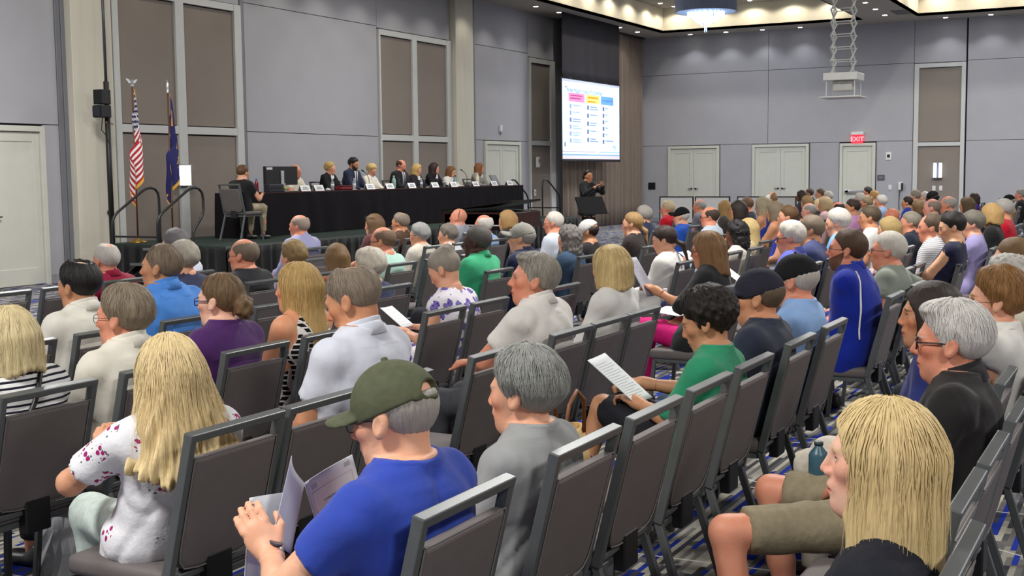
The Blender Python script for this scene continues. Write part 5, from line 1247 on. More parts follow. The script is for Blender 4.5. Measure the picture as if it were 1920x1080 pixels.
    if cap:
        F = Field(hax); sl_, (x, y, z) = headblock(F)
        d = ellf(x, y, z, (0, -.014, .024), (.0885, .111, .106)); d = smax(d, .012-.2*y-z if cap != 'wrap' else .01-.5*y-z, .004)
        if cap == 'cap':
            d = smax(d, -ellf(x, y, z, (0, -.125, .045), (.036, .05, .022)), .004)
            d = smin(d, capf(np.abs(x), y, z, (0, -.122, .026), (.05, -.098, .032), .006), .004)
        if cap != 'wrap':
            br = smax(ellf(x, y, z, (0, .075, .03), (.078, .1, .4)), np.abs(z-((.036-4.5*x*x-.15*(y-.07)) if cap == 'cap' else (.046-4.0*x*x+.12*(y-.07))))-max(.0045, rh*.8), .004); br = smax(br, .055-y, .004); d = smin(d, br, .008)
            d = smin(d, ellf(x, y, z, (0, -.012, .134), (.009, .009, .005)), .003)
        F.union((d*sc).astype(f32), sl_)
        co = head_out('cap' if cap != 'wrap' else 'head_wrap', F, M_DENIM, root, R, c, sc, S(*capc), rel=0)
    if glasses:
        g = link('glasses', GLASS[glasses], None, root); g.matrix_local = Matrix.LocRotScale(Vector(c), Matrix(R.tolist()).to_quaternion(), Vector((sc,)*3)); g.color = (*S(*gcol), 1)
    info = dict(root=root, wrist=Wt, elbow=El, head=c, R=R, sc=sc, label=label, short=tag_short); PEOPLE.append(info); return info
def hand(F, E, W, s, sc, fine, frame, rh):
    """palm, four fingers and a thumb growing out of the wrist; frame = (finger dir, palm normal, curl)"""
    d = unit(W-E); n_ = np.array([0, 0, -1.0]); curl = .55
    if frame is not None: d, n_, curl = unit(frame[0]), np.array(frame[1], float), frame[2]
    n_ = unit(n_-d*(n_@d)); sd = np.cross(d, n_)*s      # towards the thumb side
    k = sc
    P = W+d*.045*k
    Rm = np.stack([sd, d, n_], 1)
    F.cone(W-d*.01, W+d*.02*k, .026*k, .027*k, .02)
    F.ell(P, (.041*k, .05*k, .0165*k), .015, R=Rm)
    lens = [.074, .082, .078, .062]; offs = [.030, .010, -.011, -.030]
    if not fine and rh > .006:
        a = W+d*.085*k; F.cone(a, a+unit(d+n_*curl)*.06*k, .024*k, .015*k, .02); F.cone(W+d*.02*k+sd*.03*k, W+d*.07*k+sd*.048*k, .013*k, .01*k, .012); return
    for L_, o_ in zip(lens, offs):
        b0 = W+d*(.085-.25*abs(o_))*k+sd*o_*k; u = d.copy(); a = b0
        for seg, q in enumerate((.45, .32, .26)):
            ang = curl*(.7+.45*seg); ca, sa = math.cos(ang), math.sin(ang)
            u = unit(u*ca+unit(np.cross(sd*s, u)*0+n_-u*(n_@u)+1e-6)*sa); b = a+u*L_*q*k
            F.cone(a, b, (.0093-.0008*seg)*k, (.0086-.0008*seg)*k, .0045); a = b
    t0 = W+d*.018*k+sd*.028*k; t1 = t0+unit(d*.75+sd*.6+n_*.25)*.042*k; t2 = t1+unit(d*.9+sd*.1+n_*.5)*.033*k
    F.cone(t0, t1, .0135*k, .0105*k, .012); F.cone(t1, t2, .0102*k, .0085*k, .005)
def add_strands(ho, style, rs, count, col, hair_o, sc):
    """loose locks lying on the hair surface, joined into one child mesh"""
    n = count; S_ = 16; rnd = np.array([rs.random() for _ in range(n)]); az = np.linspace(-np.pi, np.pi, n, endpoint=False)+.1*(rnd-.5)
    me = ho.data; co = np.empty(len(me.vertices)*3, f32); me.vertices.foreach_get('co', co); co = co.reshape(-1, 3)/sc
    zmin = co[:, 2].min()
    polar = np.linspace(.12, 1.75, S_) if style not in ('long', 'shoulder', 'bob', 'wavy') else np.linspace(.1, 1.0, S_)
    # radius of the surface looked up by direction in a coarse angular table
    ctr = np.array([0, -.014, .02]); q = co-ctr; rr = np.linalg.norm(q, axis=1); th = np.arccos(np.clip(q[:, 2]/rr, -1, 1)); ph = np.arctan2(q[:, 0], q[:, 1])
    NT, NP = 40, 48; tab = np.zeros((NT, NP)); ti = np.clip((th/np.pi*NT).astype(int), 0, NT-1); pi_ = np.clip(((ph+np.pi)/(2*np.pi)*NP).astype(int), 0, NP-1); np.maximum.at(tab, (ti, pi_), rr)
    mb_v, mb_f = [], []
    longst = style in ('long', 'shoulder', 'bob', 'wavy')
    for i in range(n):
        pts = []; wob = rs.uniform(-.25, .25); tmax = rs.uniform(1.5, 1.8) if not longst else rs.uniform(2.3, 2.75); t0 = rs.uniform(.08, .7)
        for j in range(S_):
            t = t0+(tmax-t0)*j/(S_-1); a = az[i]+wob*(j/S_)+.03*math.sin(j*.9+i)
            a = (a+np.pi) % (2*np.pi)-np.pi; r = tab[min(NT-1, int(t/np.pi*NT)), min(NP-1, int((a+np.pi)/(2*np.pi)*NP))]
            if r <= 0: break
            r += .0015+.002*math.sin(i*1.7+j*.5)
            pts.append(ctr+r*np.array([math.sin(t)*math.sin(a), math.sin(t)*math.cos(a), math.cos(t)]))
        if len(pts) < 4: continue
        P = np.array(pts)
        for _ in range(2): P[1:-1] = (P[:-2]+2*P[1:-1]+P[2:])/4
        P *= sc
        o = len(mb_v)
        for j, p in enumerate(P):
            w_ = .0017*(1-.7*j/len(P)); nrm = unit(p-ctr*sc); tg = unit(P[min(j+1, len(P)-1)]-P[max(j-1, 0)]); sd = np.cross(tg, nrm)*w_
            mb_v += [p-sd, p+nrm*w_*.8, p+sd]
        for j in range(len(P)-1):
            b = o+j*3; mb_f += [(b, b+1, b+4, b+3), (b+1, b+2, b+5, b+4)]
    if not mb_f: return
    me2 = np_mesh('hair_locks', np.array(mb_v, f32), np.array(mb_f, np.int32)); me2.materials.append(M_HAIR); o = link('hair_locks', me2, None, ho); o.color = ho.color; o['kind'] = 'stuff'
def seat(x, y, z, label, short, **k):
    person(x, y, z, label, tag_short=short, **k)
    chair(x, y, 'grey banquet chair occupied by '+short)
# ================================================================ the audience: head position fixes each seat

seat(2.615, 0.670, 1.244, 'blonde woman with straight bob in black top, nearest on the right', 'the straight bobbed blonde woman in black', fem=1, hair='shoulder', hc=(224, 198, 142), skin='pale', top='jacket', tc=(30, 32, 40), bc=(30, 30, 34), yaw=8, pitch=-2, strands=260, fine=0.8, hair_o=0.2, build=0.92, collar=False, nk=0.045, lean=-0.149)
seat(4.265, 0.730, 1.285, 'white haired man in black polo shirt and black rimmed glasses, khaki shorts', 'the white haired man in the black polo', hair='side', hc=(220, 216, 210), skin='ruddy', top='polo', tc=(34, 32, 32), bot='shorts', bc=(138, 128, 104), yaw=2, pitch=2, glasses='bold', strands=260, build=1.08, hair_o=0.018, knees=((-0.5, 0.5, 0.55), (0.08, 0.52, 0.55)), ankles=((-0.5, 0.42, 0.09), (0.06, 0.44, 0.09)), fine=0.85, lean=-0.111)
seat(4.950, 0.838, 1.288, 'dark haired woman in profile behind the man in the black polo', 'the dark haired woman in profile', fem=1, hair='bob', hc='dark', skin='tan', top='blouse', tc=(40, 50, 110), bc=(214, 206, 190), yaw=12, pitch=0, hair_o=0.11, lean=-0.038)
seat(5.453, 0.730, 1.309, 'woman with fluffy auburn hair and glasses in white lace top', 'the auburn haired woman in white lace', fem=1, hair='thick', hc=(146, 104, 58), skin='fair', top='tee', sl=0.3, tc=(226, 224, 216), bc=(60, 60, 66), yaw=6, pitch=0, glasses='thin', hair_o=0.03, strands=220, gcol=(190, 170, 140), lean=-0.11)
seat(6.722, 0.790, 1.283, 'grey curly haired person behind the auburn haired woman', 'the grey curly head at the right edge', fem=1, hair='curly', hc=(190, 186, 178), top='blouse', tc=(206, 200, 176), yaw=5, lean=-0.072)
seat(7.540, 0.820, 1.322, 'short brown haired person at the right edge behind grey curls', 'the brown haired head at the right edge', hair='short', hc=(120, 92, 58), top='tee', tc=(120, 130, 150), yaw=5, lean=-0.052)
seat(2.542, 1.810, 1.257, 'man in olive cap and bright blue t-shirt reading papers, silver watch', 'the man in the olive cap', hair='crew', hc=(170, 164, 156), skin=(232, 178, 146), top='tee', tc=(48, 72, 170), bc=(60, 60, 64), cap='cap', capc=(84, 88, 66), glasses='thin', yaw=4, pitch=14, build=1.12, wl=(-0.09, 0.22, 0.735), wr=(0.28, 0.22, 0.62), hands=1, pole_l=(-1, -0.3, -0.6), fine=0.85, belly=0.05, hand_l=((-0.1, 0.45, 0.75), (0.7, 0.5, -0.2), 0.5), lean=-0.118)
seat(3.248, 1.810, 1.201, 'grey haired woman in light grey t-shirt seen from behind', 'the grey haired woman in the grey t-shirt', fem=1, hair='thick', hc=(150, 152, 146), skin='fair', top='tee', tc=(150, 152, 152), yaw=2, pitch=3, strands=420, hair_o=0.027, build=1.12, fine=0.85, sl=0.75, lean=-0.112)
seat(4.925, 1.810, 1.233, 'woman with dark curly hair in green top holding a printed sheet', 'the woman in the green top', fem=1, hair='curly', hc=(34, 27, 22), skin='olive', top='tee', tc=(44, 142, 102), bot='shorts', bc=(30, 30, 36), yaw=8, pitch=20, wl=(-0.02, 0.2, 0.72), wr=(0.22, 0.26, 0.76), hands=3, sl=0.95, knees=((0.12, 0.42, 0.66), (0.26, 0.36, 0.64)), ankles=((0.02, 0.55, 0.2), (0.2, 0.3, 0.09)), strands=200, lean=-0.122)
seat(5.649, 1.810, 1.266, 'man in navy baseball cap and dark navy t-shirt', 'the man in the navy cap', hair='short', hc=(104, 88, 70), skin='tan', top='tee', tc=(42, 48, 64), bc=(70, 84, 110), cap='ball', capc=(40, 40, 52), yaw=8, pitch=6, build=1.1, jowl=0.012, lean=-0.114)
seat(6.308, 1.810, 1.293, 'man in black cap and pale blue t-shirt', 'the man in the black cap', hair='short', hc=(190, 184, 176), skin='ruddy', top='tee', tc=(140, 176, 224), bc=(70, 70, 80), cap='ball', capc=(26, 26, 28), yaw=-4, pitch=4, build=1.12, lean=-0.112)
seat(7.923, 1.810, 1.345, 'bearded man with glasses in royal blue pullover with white piping', 'the bearded man in royal blue', hair='short', hc=(78, 54, 36), skin='ruddy', top='shirt', tc=(18, 42, 150), bc=(150, 132, 98), yaw=6, pitch=-2, beard=0.9, glasses='thin', build=1.22, pose='fold', lean=-0.009)
seat(8.723, 1.810, 1.292, 'white haired man in sage green t-shirt with arm over a chair', 'the white haired man in sage green', hair='short', hc=(206, 200, 188), skin='ruddy', top='tee', tc=(132, 140, 128), yaw=4, pitch=0, glasses='thin', build=1.12, pose='drape', lean=-0.11)
seat(3.003, 2.930, 1.210, 'woman with long wavy blonde hair in white blouse with magenta flowers', 'the long haired blonde in the flowered blouse', fem=1, hair='wavy', hc=(226, 202, 150), skin=(214, 160, 126), top='blouse', tc='rose', bc=(200, 214, 206), yaw=4, pitch=6, rz=-24, y_off=0.04, strands=560, hair_o=0.33, build=1.02, wl=(-0.13, 0.24, 0.76), pole_l=(-1, -0.15, -0.55), hands=1, sl=0.72, fine=0.85, hand_l=((0.25, 0.3, 0.9), (0.8, 0.5, -0.1), 0.7), lean=-0.114)
seat(3.947, 2.930, 1.349, 'grey haired man in white polo shirt with head bowed', 'the man in white with bowed head', hair='crownbald', hc=(138, 124, 108), skin='tan', top='polo', tc=(214, 218, 230), bc=(60, 64, 74), yaw=10, pitch=24, build=1.2, strands=200, fine=0.9, lean=-0.124)
seat(5.515, 2.930, 1.322, 'man with side parted grey hair in white polo, face turned left', 'the side parted man in white polo', hair='side', hc=(158, 152, 140), skin='ruddy', top='polo', tc=(222, 218, 212), bc=(70, 70, 76), yaw=26, pitch=-4, wl=(-0.02, 0.2, 0.7), wr=(0.0, 0.22, 0.74), pole_l=(-1, 0.1, -0.45), build=1.22, strands=200, fine=0.9, jowl=0.012, lean=-0.108)
seat(6.478, 2.930, 1.306, 'woman with blonde bob in draped white shirt', 'the woman with the rounded blonde bob', fem=1, hair='bob', hc=(206, 180, 124), skin='fair', top='hoodie', tc=(214, 212, 208), bc=(70, 70, 80), yaw=-12, pitch=4, strands=260, hair_o=0.115, lean=-0.112)
seat(8.165, 2.930, 1.307, 'woman with long brown hair and glasses in black top and hot pink trousers', 'the woman in hot pink trousers', fem=1, hair='shoulder', hc=(132, 98, 62), skin='tan', top='hoodie', tc=(30, 32, 34), bc=(206, 24, 116), yaw=12, pitch=8, glasses='bold', wl=(-0.26, 0.16, 0.9), hands=1, sl=1.1, strands=200, knees=((0.1, 0.46, 0.6), (0.24, 0.42, 0.58)), gcol=(70, 20, 24), lean=-0.115)
seat(10.300, 2.930, 1.294, 'white haired man in violet blue shirt reading a white sheet', 'the white haired man in violet blue', hair='thick', hc='white', skin='ruddy', top='shirt', tc=(92, 100, 190), yaw=12, pitch=8, glasses='bold', pose='read', build=1.05, lean=-0.115)
seat(10.988, 2.930, 1.316, 'grey haired man in slate blue shirt beside the violet blue shirt', 'the grey haired man in slate blue', hair='short', hc='gbrown', skin='tan', top='shirt', tc=(62, 70, 112), yaw=10, build=1.1, lean=-0.112)
seat(11.995, 2.930, 1.347, 'white haired man in light blue shirt behind the bearded man', 'the white haired man in light blue', hair='thick', hc='white', skin='fair', top='shirt', tc=(126, 170, 226), yaw=10, pitch=10, lean=-0.116)
seat(3.202, 4.010, 1.238, 'woman with pale blonde bob in navy and white striped top', 'the woman in the striped top', fem=1, hair='bob', hc=(214, 196, 150), skin='fair', top='tee', tc='stripe', yaw=-8, pitch=4, strands=260, hair_o=0.12, build=1.1, sl=1.5, lean=-0.112)
seat(3.791, 4.010, 1.275, 'man with tousled grey brown hair and glasses in cream polo', 'the tousled man in the cream polo', hair='thick', hc=(136, 122, 102), skin=(214, 150, 122), top='polo', tc=(216, 212, 198), bc=(40, 42, 48), yaw=14, pitch=2, glasses='thin', strands=260, build=1.08, hair_o=0.02, lean=-0.111)
seat(4.396, 4.010, 1.266, 'woman in purple top with brown hair in a low bun and glasses', 'the woman in purple with a bun', fem=1, hair='bun', hc=(112, 88, 60), skin='pale', top='tee', tc=(74, 36, 96), yaw=10, pitch=2, glasses='bold', strands=160, build=1.1, gcol=(40, 50, 90), lean=-0.111)
seat(4.975, 4.010, 1.284, 'woman with long straight blonde hair in black and white check top', 'the long haired blonde in black and white check', fem=1, hair='long', hc=(198, 164, 104), skin=(228, 164, 126), top='tank', tc='check', bc=(96, 96, 80), yaw=14, pitch=0, strands=420, hair_o=0.34, lean=-0.11)
seat(7.227, 5.130, 1.198, 'white wavy haired person in navy shirt behind the bowed man', 'the white wavy head in navy', fem=1, hair='thick', hc=(206, 198, 182), skin='fair', top='tee', tc=(40, 48, 84), yaw=5, pitch=8, glasses='thin', hair_o=0.03, strands=160, lean=-0.115)
seat(6.619, 4.010, 1.236, 'woman in white and violet flowered dress leaning down to read', 'the woman in the violet flowered dress', fem=1, hair='updo', hc=(150, 142, 128), skin='fair', top='dress', tc='lilac', bot='long', bc=(176, 170, 150), yaw=10, pitch=34, pose='read', build=1.05, lean=-0.01)
seat(4.578, 5.130, 1.284, 'black haired man with a bald spot in white shirt', 'the black haired man in white', hair='crownbald', hc=(26, 24, 24), skin='olive', top='shirt', tc=(224, 222, 210), yaw=2, pitch=8, strands=220, hair_o=0.018, lean=-0.115)
seat(5.180, 5.130, 1.340, 'grey haired man in bright blue polo with receding hair', 'the man in the bright blue polo', hair='thin', hc=(120, 104, 86), skin='olive', top='polo', tc=(76, 138, 218), yaw=18, pitch=0, build=1.15, strands=200, lean=-0.11)
seat(8.443, 6.300, 1.149, 'person with long straight brown hair in front of the white wavy head', 'the long straight brown hair', fem=1, hair='long', hc=(120, 92, 58), skin='fair', top='blouse', tc=(150, 90, 60), yaw=-25, pitch=4, lean=-0.112)
seat(8.788, 5.130, 1.295, 'dark skinned man with glasses in emerald green polo', 'the man in the emerald polo', hair='short', hc=(84, 80, 76), skin='dark', top='polo', tc=(58, 166, 118), yaw=14, pitch=2, glasses='thin', build=1.1, lean=-0.111)
seat(9.585, 5.130, 1.289, 'man in grey cap and navy shirt with stubble', 'the man in the grey cap', hair='short', hc='grey', skin='fair', top='polo', tc=(34, 42, 74), cap='ball', capc=(146, 144, 136), yaw=12, pitch=2, beard=0.3, lean=-0.111)
seat(10.546, 5.130, 1.231, 'person with long grey spiral curls in denim jacket', 'the grey spiral curls in denim', fem=1, hair='coils', hc=(116, 112, 108), skin='fair', top='jacket', tc=(58, 78, 100), yaw=-10, pitch=2, strands=0, lean=-0.111)
seat(11.611, 5.410, 1.239, 'woman in black and white head wrap', 'the woman in the head wrap', fem=1, hair='crew', hc='dark', skin='olive', top='tee', tc=(30, 28, 30), cap='wrap', capc=(206, 204, 200), yaw=12, pitch=10, lean=-0.116)
seat(12.130, 5.130, 1.289, 'woman with sandy ponytail in dark brown top', 'the sandy ponytail', fem=1, hair='lowtail', hc=(164, 130, 84), skin='fair', top='tee', tc=(50, 42, 42), yaw=10, build=1.05, lean=-0.112)
seat(10.156, 4.010, 1.235, 'woman with dark ponytail in white top, head bowed', 'the dark ponytail in white', fem=1, hair='lowtail', hc=(52, 38, 32), skin='fair', top='hoodie', tc=(222, 220, 214), yaw=10, pitch=18, lean=-0.121)
seat(12.202, 4.010, 1.217, 'woman with black hair pinned up, cream papers in hand', 'the black hair pinned up', fem=1, hair='coils', hc='black', skin='brown', top='blouse', tc=(214, 206, 190), yaw=-5, pitch=10, pose='read', lean=-0.116)
seat(13.409, 4.260, 1.192, 'woman with long pale blonde hair behind the black pinned hair', 'the long pale blonde beyond black hair', fem=1, hair='long', hc=(196, 170, 116), top='hoodie', tc=(196, 180, 146), yaw=-10, lean=-0.112)
seat(9.135, 6.300, 1.254, 'bald man with glasses in mint green shirt', 'the bald man in mint green', hair='fringe', hc=(120, 96, 76), skin='ruddy', top='shirt', tc=(176, 214, 200), yaw=14, pitch=6, glasses='bold', build=1.08, lean=-0.114)
seat(6.913, 7.380, 1.210, 'man with thin white hair in crimson shirt', 'the man in crimson', hair='crownbald', hc=(196, 190, 182), skin='ruddy', top='shirt', tc=(140, 20, 54), yaw=-4, build=1.1, lean=-0.112)
seat(6.609, 6.300, 1.269, 'person with short grey hair and dark blue top before the stage', 'the short grey hair in dark blue', fem=1, hair='thick', hc=(168, 160, 146), skin='fair', top='tee', tc=(52, 56, 84), yaw=-8, hair_o=0.026, lean=-0.112)
seat(7.668, 7.380, 1.293, 'dark grey haired person in white shirt, mostly hidden', 'the dark grey head in white', hair='thick', hc=(104, 102, 104), top='shirt', tc=(210, 216, 232), yaw=4, lean=-0.112)
seat(7.257, 6.300, 1.247, 'balding man with glasses in black shirt', 'the balding man in black', hair='fringe', hc=(120, 104, 88), skin='ruddy', top='tee', tc=(32, 32, 36), yaw=12, glasses='thin', build=1.1, lean=-0.112)
seat(10.746, 8.480, 1.294, 'bald man in lavender shirt in front of the panel table', 'the bald man in lavender', hair='fringe', hc=(158, 140, 126), skin='ruddy', top='shirt', tc=(150, 150, 186), yaw=8, build=1.25, lean=-0.112)
seat(7.932, 6.300, 1.206, 'person with tousled highlighted brown hair before the stage', 'the tousled highlighted hair', fem=1, hair='tousled', hc=(136, 112, 72), top='blouse', tc=(190, 186, 180), yaw=-10, lean=-0.052)
seat(12.177, 8.480, 1.257, 'woman with long brown hair and sunglasses on her head', 'the long brown hair with sunglasses', fem=1, hair='shoulder', hc=(116, 88, 60), top='tee', tc=(92, 54, 56), yaw=14, lean=-0.112)
seat(12.756, 8.480, 1.250, 'man with thinning grey hair in brown shirt', 'the thinning grey man in brown', hair='crownbald', hc=(140, 126, 110), skin='tan', top='shirt', tc=(84, 62, 48), yaw=6, build=1.1, lean=-0.112)
seat(11.449, 7.380, 1.188, 'woman with short silver hair and glasses in beige jacket', 'the silver haired woman in beige', fem=1, hair='thick', hc=(158, 158, 156), skin='fair', top='hoodie', tc=(206, 200, 186), yaw=10, glasses='thin', hair_o=0.024, lean=-0.112)
seat(12.051, 7.380, 1.164, 'woman with curly grey hair and white collar', 'the curly grey hair with white collar', fem=1, hair='tousled', hc=(122, 114, 104), skin='fair', top='shirt', tc=(222, 226, 230), yaw=14, hair_o=0.02, lean=-0.112)
seat(14.170, 8.480, 1.260, 'bald man in profile with dark strap across his head', 'the bald man with the dark strap', hair='bald', hc='brown', skin='ruddy', top='shirt', tc=(150, 154, 164), yaw=16, pitch=-6, build=1.05, lean=-0.106)
seat(12.899, 7.380, 1.226, 'bald man with white side hair in light blue shirt', 'the bald man in light blue', hair='fringe', hc='white', skin='ruddy', top='shirt', tc=(150, 180, 220), yaw=4, pitch=4, lean=-0.112)
seat(13.497, 7.380, 1.265, 'woman with light brown bob in black top', 'the light brown bob in black', fem=1, hair='bob', hc=(170, 134, 84), skin='fair', top='tee', tc=(40, 38, 42), yaw=12, hair_o=0.1, lean=-0.112)
seat(12.609, 6.300, 1.273, 'old man with white hair and glasses in white shirt', 'the old man in the white shirt', hair='thin', hc='white', skin='ruddy', top='shirt', tc=(206, 214, 226), yaw=14, pitch=8, glasses='thin', lean=-0.115)
seat(15.348, 6.300, 1.276, 'grey haired man in navy suit jacket', 'the grey man in navy jacket', hair='thick', hc=(170, 164, 156), top='suit', tc=(44, 52, 82), yaw=-4, hair_o=0.018, lean=-0.112)
seat(19.077, 7.380, 1.248, 'blond grey man in bright red jacket', 'the man in bright red', hair='thick', hc=(202, 184, 150), skin='ruddy', top='hoodie', tc=(196, 22, 44), yaw=12, hair_o=0.018, lean=-0.112)
seat(16.801, 6.300, 1.212, 'person in black cap and royal blue shirt', 'the black cap in royal blue', hair='crew', hc='white', top='tee', tc=(44, 96, 200), cap='ball', capc=(18, 18, 20), yaw=8, lean=-0.112)
seat(14.632, 5.130, 1.279, 'bald man with black rimmed glasses in pale shirt', 'the bald man in black rims', hair='fringe', hc=(70, 58, 48), skin='ruddy', top='shirt', tc=(196, 210, 222), yaw=12, glasses='bold', build=1.12, lean=-0.112)
seat(20.645, 7.380, 1.228, 'balding grey man beyond the black rimmed glasses', 'the balding grey man beyond', hair='fringe', hc='salt', skin='ruddy', top='tee', tc=(120, 120, 130), yaw=6, lean=-0.112)
seat(18.760, 6.300, 1.257, 'woman with long golden brown hair seen from behind', 'the long golden brown hair', fem=1, hair='long', hc=(160, 126, 76), top='tee', tc=(70, 66, 60), yaw=-20, lean=-0.112)
seat(15.769, 5.130, 1.331, 'woman with dark brown bob in black top', 'the dark brown bob in black', fem=1, hair='bob', hc=(44, 34, 28), skin='tan', top='tee', tc=(30, 28, 30), yaw=8, lean=-0.112)
seat(19.933, 6.300, 1.281, 'man with cropped brown hair in dark shirt', 'the cropped brown head', hair='crew', hc=(120, 92, 70), skin='ruddy', top='tee', tc=(44, 46, 58), yaw=-6, lean=-0.112)
seat(16.885, 5.130, 1.356, 'woman with shoulder length ash hair and bare shoulders', 'the ash haired woman with bare shoulders', fem=1, hair='shoulder', hc=(150, 138, 112), skin='tan', top='tank', tc=(40, 56, 140), yaw=-10, lean=-0.112)
seat(15.011, 4.410, 1.343, 'woman with ash brown bob in blue tank top', 'the ash brown bob with blue straps', fem=1, hair='bob', hc=(120, 106, 86), skin='tan', top='tank', tc=(60, 70, 170), yaw=-4, lean=-0.112)
seat(25.138, 7.380, 1.244, 'person with both arms raised behind the head', 'the raised arms', fem=1, hair='short', hc=(140, 110, 80), top='tee', tc=(232, 226, 210), yaw=0, pose='up', sl=1.6, lean=-0.112)
seat(14.146, 4.010, 1.315, 'man with short brown hair in grey shirt', 'the short brown hair in grey', hair='short', hc=(104, 76, 48), skin='fair', top='tee', tc=(150, 150, 160), yaw=10, lean=-0.112)
seat(27.457, 7.380, 1.270, 'woman with dark hair, brown skin, far rows', 'the dark haired woman far back', fem=1, hair='bob', hc='dark', skin='brown', top='tee', tc=(60, 60, 70), yaw=10, lean=-0.112)
seat(32.414, 8.480, 1.231, 'man with dark hair beside far double door', 'the dark haired man by the double door', hair='short', hc=(80, 62, 50), skin='tan', top='tee', tc=(50, 50, 60), yaw=6, lean=-0.112)
seat(23.776, 6.300, 1.227, 'person with light brown hair in the far middle rows', 'the light brown head in far rows', fem=1, hair='bob', hc=(140, 110, 70), top='tee', tc=(60, 50, 50), yaw=-6, lean=-0.112)
seat(30.458, 7.710, 1.259, 'man with brown hair and pale face in far rows', 'the pale faced brown haired man', hair='short', hc=(110, 90, 66), skin='fair', top='tee', tc=(190, 180, 160), yaw=10, lean=-0.112)
seat(29.916, 7.380, 1.202, 'white haired person next to pale faced man', 'the white head next to the pale face', hair='thick', hc='white', top='tee', tc=(36, 50, 150), yaw=4, lean=-0.112)
seat(20.444, 5.130, 1.278, 'sandy haired woman in pale pink top', 'the sandy head in pale pink', fem=1, hair='bob', hc=(196, 170, 130), skin='ruddy', top='tee', tc=(214, 180, 180), yaw=8, hair_o=0.09, lean=-0.112)
seat(24.732, 6.300, 1.143, 'person with cream hair behind the bald pink head', 'the cream hair behind the bald head', fem=1, hair='shoulder', hc=(214, 190, 146), top='tee', tc=(50, 44, 40), yaw=-12, lean=-0.112)
seat(19.418, 5.130, 1.199, 'bald pink headed man in grey shirt', 'the bald pink head', hair='fringe', hc='salt', skin=(236, 176, 156), top='tee', tc=(120, 120, 130), yaw=6, lean=-0.112)
seat(21.346, 5.130, 1.167, 'red faced balding man in cobalt blue shirt', 'the red faced man in cobalt', hair='fringe', hc='dark', skin=(216, 130, 104), top='tee', tc=(30, 60, 180), yaw=8, build=1.15, lean=-0.112)
seat(17.466, 4.010, 1.313, 'dark haired woman with pink top', 'the dark haired woman in pink', fem=1, hair='short', hc=(64, 48, 38), skin='tan', top='tee', tc=(208, 150, 196), yaw=12, pitch=8, lean=-0.115)
seat(28.410, 6.300, 1.190, 'white haired person by the push bar door', 'the white head by the push bar', hair='thick', hc='white', top='tee', tc=(200, 200, 206), yaw=4, lean=-0.112)
seat(34.347, 7.380, 1.240, 'dark haired person nearest the exit door', 'the dark head by the exit door', hair='thick', hc='dark', skin='tan', top='tee', tc=(160, 150, 130), yaw=10, lean=-0.112)
seat(29.959, 6.300, 1.212, 'golden haired person under the wall plaque', 'the golden head under the plaque', fem=1, hair='thick', hc=(214, 166, 100), skin='ruddy', top='tee', tc=(230, 200, 170), yaw=8, lean=-0.112)
seat(24.955, 5.130, 1.212, 'white haired man in light blue shirt under the wall switch', 'the white haired man in patterned blue', hair='thick', hc='white', skin='ruddy', top='shirt', tc=(160, 186, 224), yaw=6, lean=-0.112)
seat(23.683, 5.130, 1.208, 'ash haired woman with pinned up hair', 'the ash hair pinned up', fem=1, hair='updo', hc=(146, 128, 96), skin='tan', top='tee', tc=(60, 60, 64), yaw=-4, lean=-0.112)
seat(13.826, 2.930, 1.321, 'brown haired man in white t-shirt, right middle rows', 'the brown haired man in white', hair='short', hc=(92, 78, 60), skin='tan', top='tee', tc=(226, 224, 220), yaw=10, pitch=6, lean=-0.034)
seat(18.199, 3.610, 1.158, 'man with shiny red bald head', 'the shiny red bald head', hair='bald', hc='brown', skin=(222, 140, 110), top='tee', tc=(90, 90, 100), yaw=6, lean=-0.112)
seat(12.842, 2.610, 1.242, 'woman with long straight blonde hair in red plaid shirt', 'the long blonde in red plaid', fem=1, hair='long', hc=(176, 150, 96), skin='fair', top='shirt', tc='plaid', yaw=4, lean=-0.112)
seat(14.574, 2.710, 1.234, 'grey haired man in dark navy suit', 'the grey haired man in dark suit', hair='short', hc=(150, 142, 128), skin='ruddy', top='suit', tc=(36, 42, 58), yaw=12, build=1.12, lean=-0.112)
seat(11.803, 2.030, 1.307, 'man with brown hair and glasses in grey pinstripe shirt', 'the man in the pinstripe shirt', hair='thin', hc=(96, 80, 62), skin='ruddy', top='shirt', tc='pin', yaw=12, build=1.1, lean=-0.112)
seat(10.760, 1.810, 1.358, 'woman with short black hair in navy sleeveless dress', 'the woman in the navy sleeveless dress', fem=1, hair='short', hc=(34, 30, 28), skin=(226, 176, 140), top='dress', tc=(32, 34, 60), sl=0.05, yaw=12, pitch=16, lean=-0.24)
seat(12.875, 1.810, 1.304, 'grey haired woman in lavender top with white phone', 'the grey woman in lavender', fem=1, hair='thick', hc=(118, 112, 100), skin='fair', top='tee', tc=(158, 150, 196), yaw=10, pitch=10, lean=-0.116)
seat(14.321, 1.810, 1.340, 'woman with honey blonde bob in black top, far right', 'the honey blonde bob in black', fem=1, hair='bob', hc=(190, 154, 96), skin='fair', top='tee', tc=(36, 36, 36), yaw=-20, hair_o=0.1, lean=-0.112)
seat(15.396, 1.810, 1.361, 'grey haired man in red shirt near right edge', 'the grey man in red', hair='short', hc='salt', skin='ruddy', top='tee', tc=(196, 24, 46), yaw=4, lean=-0.112)
seat(26.518, 2.930, 1.188, 'person in black cap near the right edge', 'the black cap near the right edge', hair='short', hc='grey', top='tee', tc=(220, 180, 130), cap='ball', capc=(18, 18, 20), yaw=4, lean=-0.112)
seat(28.721, 2.930, 1.258, 'grey haired man in black top, far right edge', 'the man in black vest at the edge', hair='short', hc='grey', skin='ruddy', top='tee', tc=(34, 34, 36), yaw=4, build=1.1, lean=-0.112)
